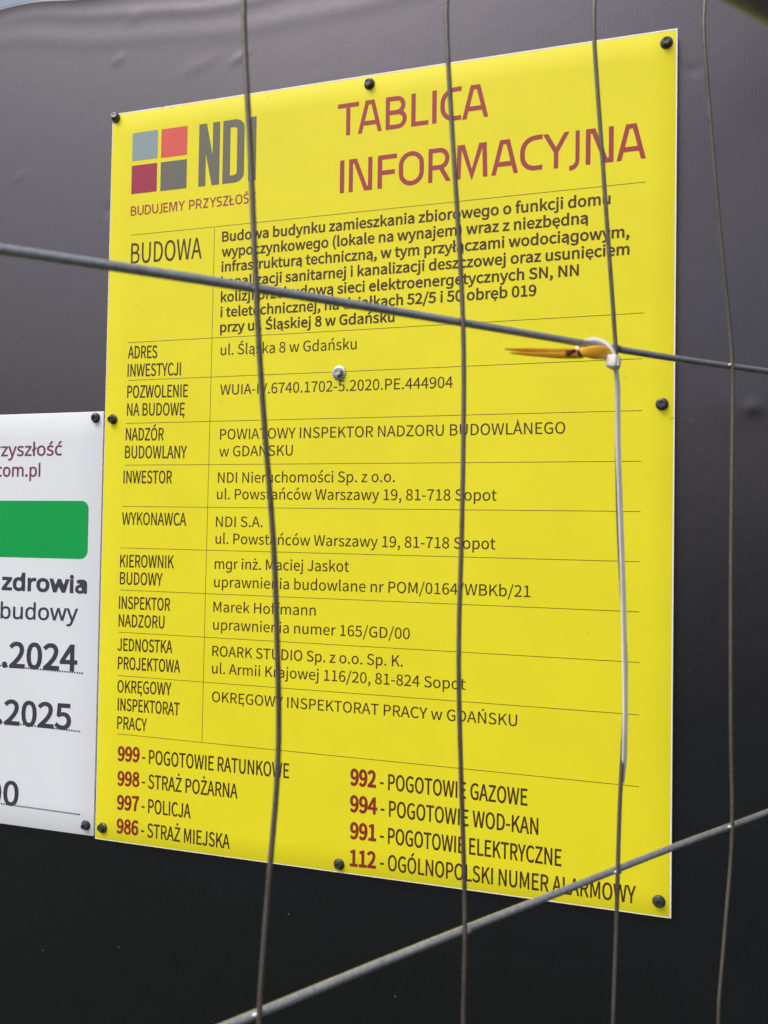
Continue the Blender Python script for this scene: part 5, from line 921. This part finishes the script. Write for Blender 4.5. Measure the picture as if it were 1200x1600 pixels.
for z in (0.22, 2.10):
    m = MB(); m.tube([(-0.42, 0.0, z), (1.08, 0.0, z)], 0.019, 20); m.build('frame_tube', M['wire_h'], fence, True)

# ---- the cable tie and the orange strip on the fence (fence coordinates: s, out, h)
def fpts(lst): return [(s_, -o_, h) for s_, o_, h in lst]
tie = empty('cable_tie', FMAT @ Matrix.Translation((0.19885, 0.0, 1.52145)), 'white nylon cable tie knotted where the fence wires cross, its long tail hanging down', 'cable tie')
T0 = Vector((0.19885, 0.0, 1.52145))
def rel(p): return tuple(Vector(p)-T0)
m = MB(); pts = catmull(fpts([(0.19343, 0.0052, 1.51849), (0.19538, 0.0052, 1.51024), (0.19642, 0.0046, 1.49529), (0.1964, 0.0048, 1.48018), (0.19785, 0.005, 1.45), (0.1993, 0.0052, 1.41971), (0.20013, 0.0055, 1.38939), (0.20101, 0.0054, 1.35895), (0.20157, 0.0048, 1.34359), (0.2038, 0.0026, 1.32755), (0.20469, 0.0012, 1.32005)]), 0.004)
nT = len(pts)
m.tube([rel(p) for p in pts], [0.00160 if i < nT*0.93 else 0.00160*(1-0.6*(i-nT*0.93)/(nT*0.07)) for i in range(nT)], 16, rb=0.00050, flat=(1,0,0))
m.build('tail', M['tie'], tie)
m = MB(); pts = catmull(fpts([(0.19387, 0.0045, 1.52162), (0.19259, 0.004, 1.52576), (0.19065, 0.0018, 1.52915), (0.18755, -0.001, 1.53099), (0.18395, -0.0034, 1.53061), (0.17957, -0.0044, 1.52846), (0.17722, -0.004, 1.52546), (0.17753, -0.002, 1.52374), (0.17936, 0.001, 1.52266), (0.18528, 0.003, 1.52243), (0.18905, 0.0045, 1.52173)]), 0.0012)
m.tube([rel(p) for p in pts], 0.0010, 16, rb=0.0010, flat=(0.3,0,1)); m.build('loop', M['tie'], tie, True)
hx, ho, hz = (0.1901, 0.0068, 1.51992)
m = MB(); m.box(-0.0035, 0.0035, -0.0026, 0.0026, -0.0032, 0.0030)
hd = m.build('head', M['tie'], tie)
hd.location = rel((hx, -ho, hz)); hd.rotation_euler = (0.1, 0.12, 0.25)
bv = hd.modifiers.new('round', 'BEVEL'); bv.width = 0.0014; bv.segments = 4
for p_ in hd.data.polygons: p_.use_smooth = True
m = MB(); m.box(-0.0013, 0.0013, -0.0032, -0.0024, -0.0020, 0.0012); sl = m.build('pawl', M['tie'], hd)

O0 = Vector((0.17139, 0.0, 1.52284))
orange = empty('plastic_strip', FMAT @ Matrix.Translation(O0), 'torn bright orange plastic strip hanging beside the white cable tie', 'plastic strip')
def ribbon(name, lst, matl):
    """(s, out, h, half width) -> thin curled band"""
    P = catmull([(a, -b, c, d) for a, b, c, d in lst], 0.0012)
    V, F = [], []; n = 7
    for i, p_ in enumerate(P):
        c = Vector(p_[:3])-O0
        for k in range(n):
            u = (k/(n-1)-0.5)*2
            V.append(tuple(c+Vector((0, -0.0006*(1-u*u)*(p_[3]/0.003) , u*p_[3]))))
    for i in range(len(P)-1):
        for k in range(n-1): F.append((i*n+k, i*n+k+1, (i+1)*n+k+1, (i+1)*n+k))
    o = mesh_obj(name, V, F, matl, orange, True)
    so = o.modifiers.new('thick', 'SOLIDIFY'); so.thickness = 0.0004; so.offset = 0
    return o
for nm, lst, mt in [('folded_end', [(0.16907, 0.003, 1.52251, 0.0008), (0.1723, 0.0048, 1.52291, 0.0022), (0.1782, 0.0056, 1.52328, 0.0031), (0.18528, 0.0052, 1.52423, 0.0027), (0.19312, 0.0036, 1.52557, 0.0008)], 'orange'), ('torn_tail', [(0.17395, 0.002, 1.52286, 0.0016), (0.16755, 0.0024, 1.52213, 0.002), (0.16151, 0.0026, 1.52162, 0.0021), (0.15016, 0.003, 1.52094, 0.0014), (0.13485, 0.0036, 1.51979, 0.001), (0.11984, 0.0042, 1.51864, 0.0003)], 'orange'), ('torn_tail', [(0.17296, 0.0028, 1.52177, 0.0014), (0.16547, 0.003, 1.52082, 0.0014), (0.1564, 0.0032, 1.51986, 0.0013), (0.14522, 0.0036, 1.51893, 0.001), (0.13237, 0.004, 1.51796, 0.0007), (0.12236, 0.0044, 1.51727, 0.0002)], 'orange'), ('stained_knot', [(0.15891, 0.0044, 1.5214, 0.001), (0.16087, 0.0046, 1.52115, 0.0013), (0.16284, 0.0048, 1.52205, 0.0009), (0.16482, 0.005, 1.52252, 0.0008)], 'rust'), ('stained_knot', [(0.16547, 0.0052, 1.52213, 0.0006), (0.16677, 0.0056, 1.5215, 0.0014), (0.16837, 0.0054, 1.52097, 0.0006)], 'rust')]: ribbon(nm, lst, M[mt])

# ------------------------------------------------------------------ steel tube close to the lens, top right
tb = MB()
tdir = Vector((0.8835, 0.0, -0.4685)).normalized()
c0 = Vector((0.0683, 0.0, 0.0980)) * 1.0
ctr = Vector((0.0, 0.17, 1.45)) + c0
L0, L1 = -0.11, 0.20
n = 30
tb.tube([tuple(tdir*(L0+(L1-L0)*i/n)) for i in range(n+1)], 0.009, 40)
to = tb.build('steel_tube', M['tube'], None, True)
to.location = ctr
to['label'] = 'blurred dark steel tube crossing the top right corner close to the viewer'; to['category'] = 'tube'
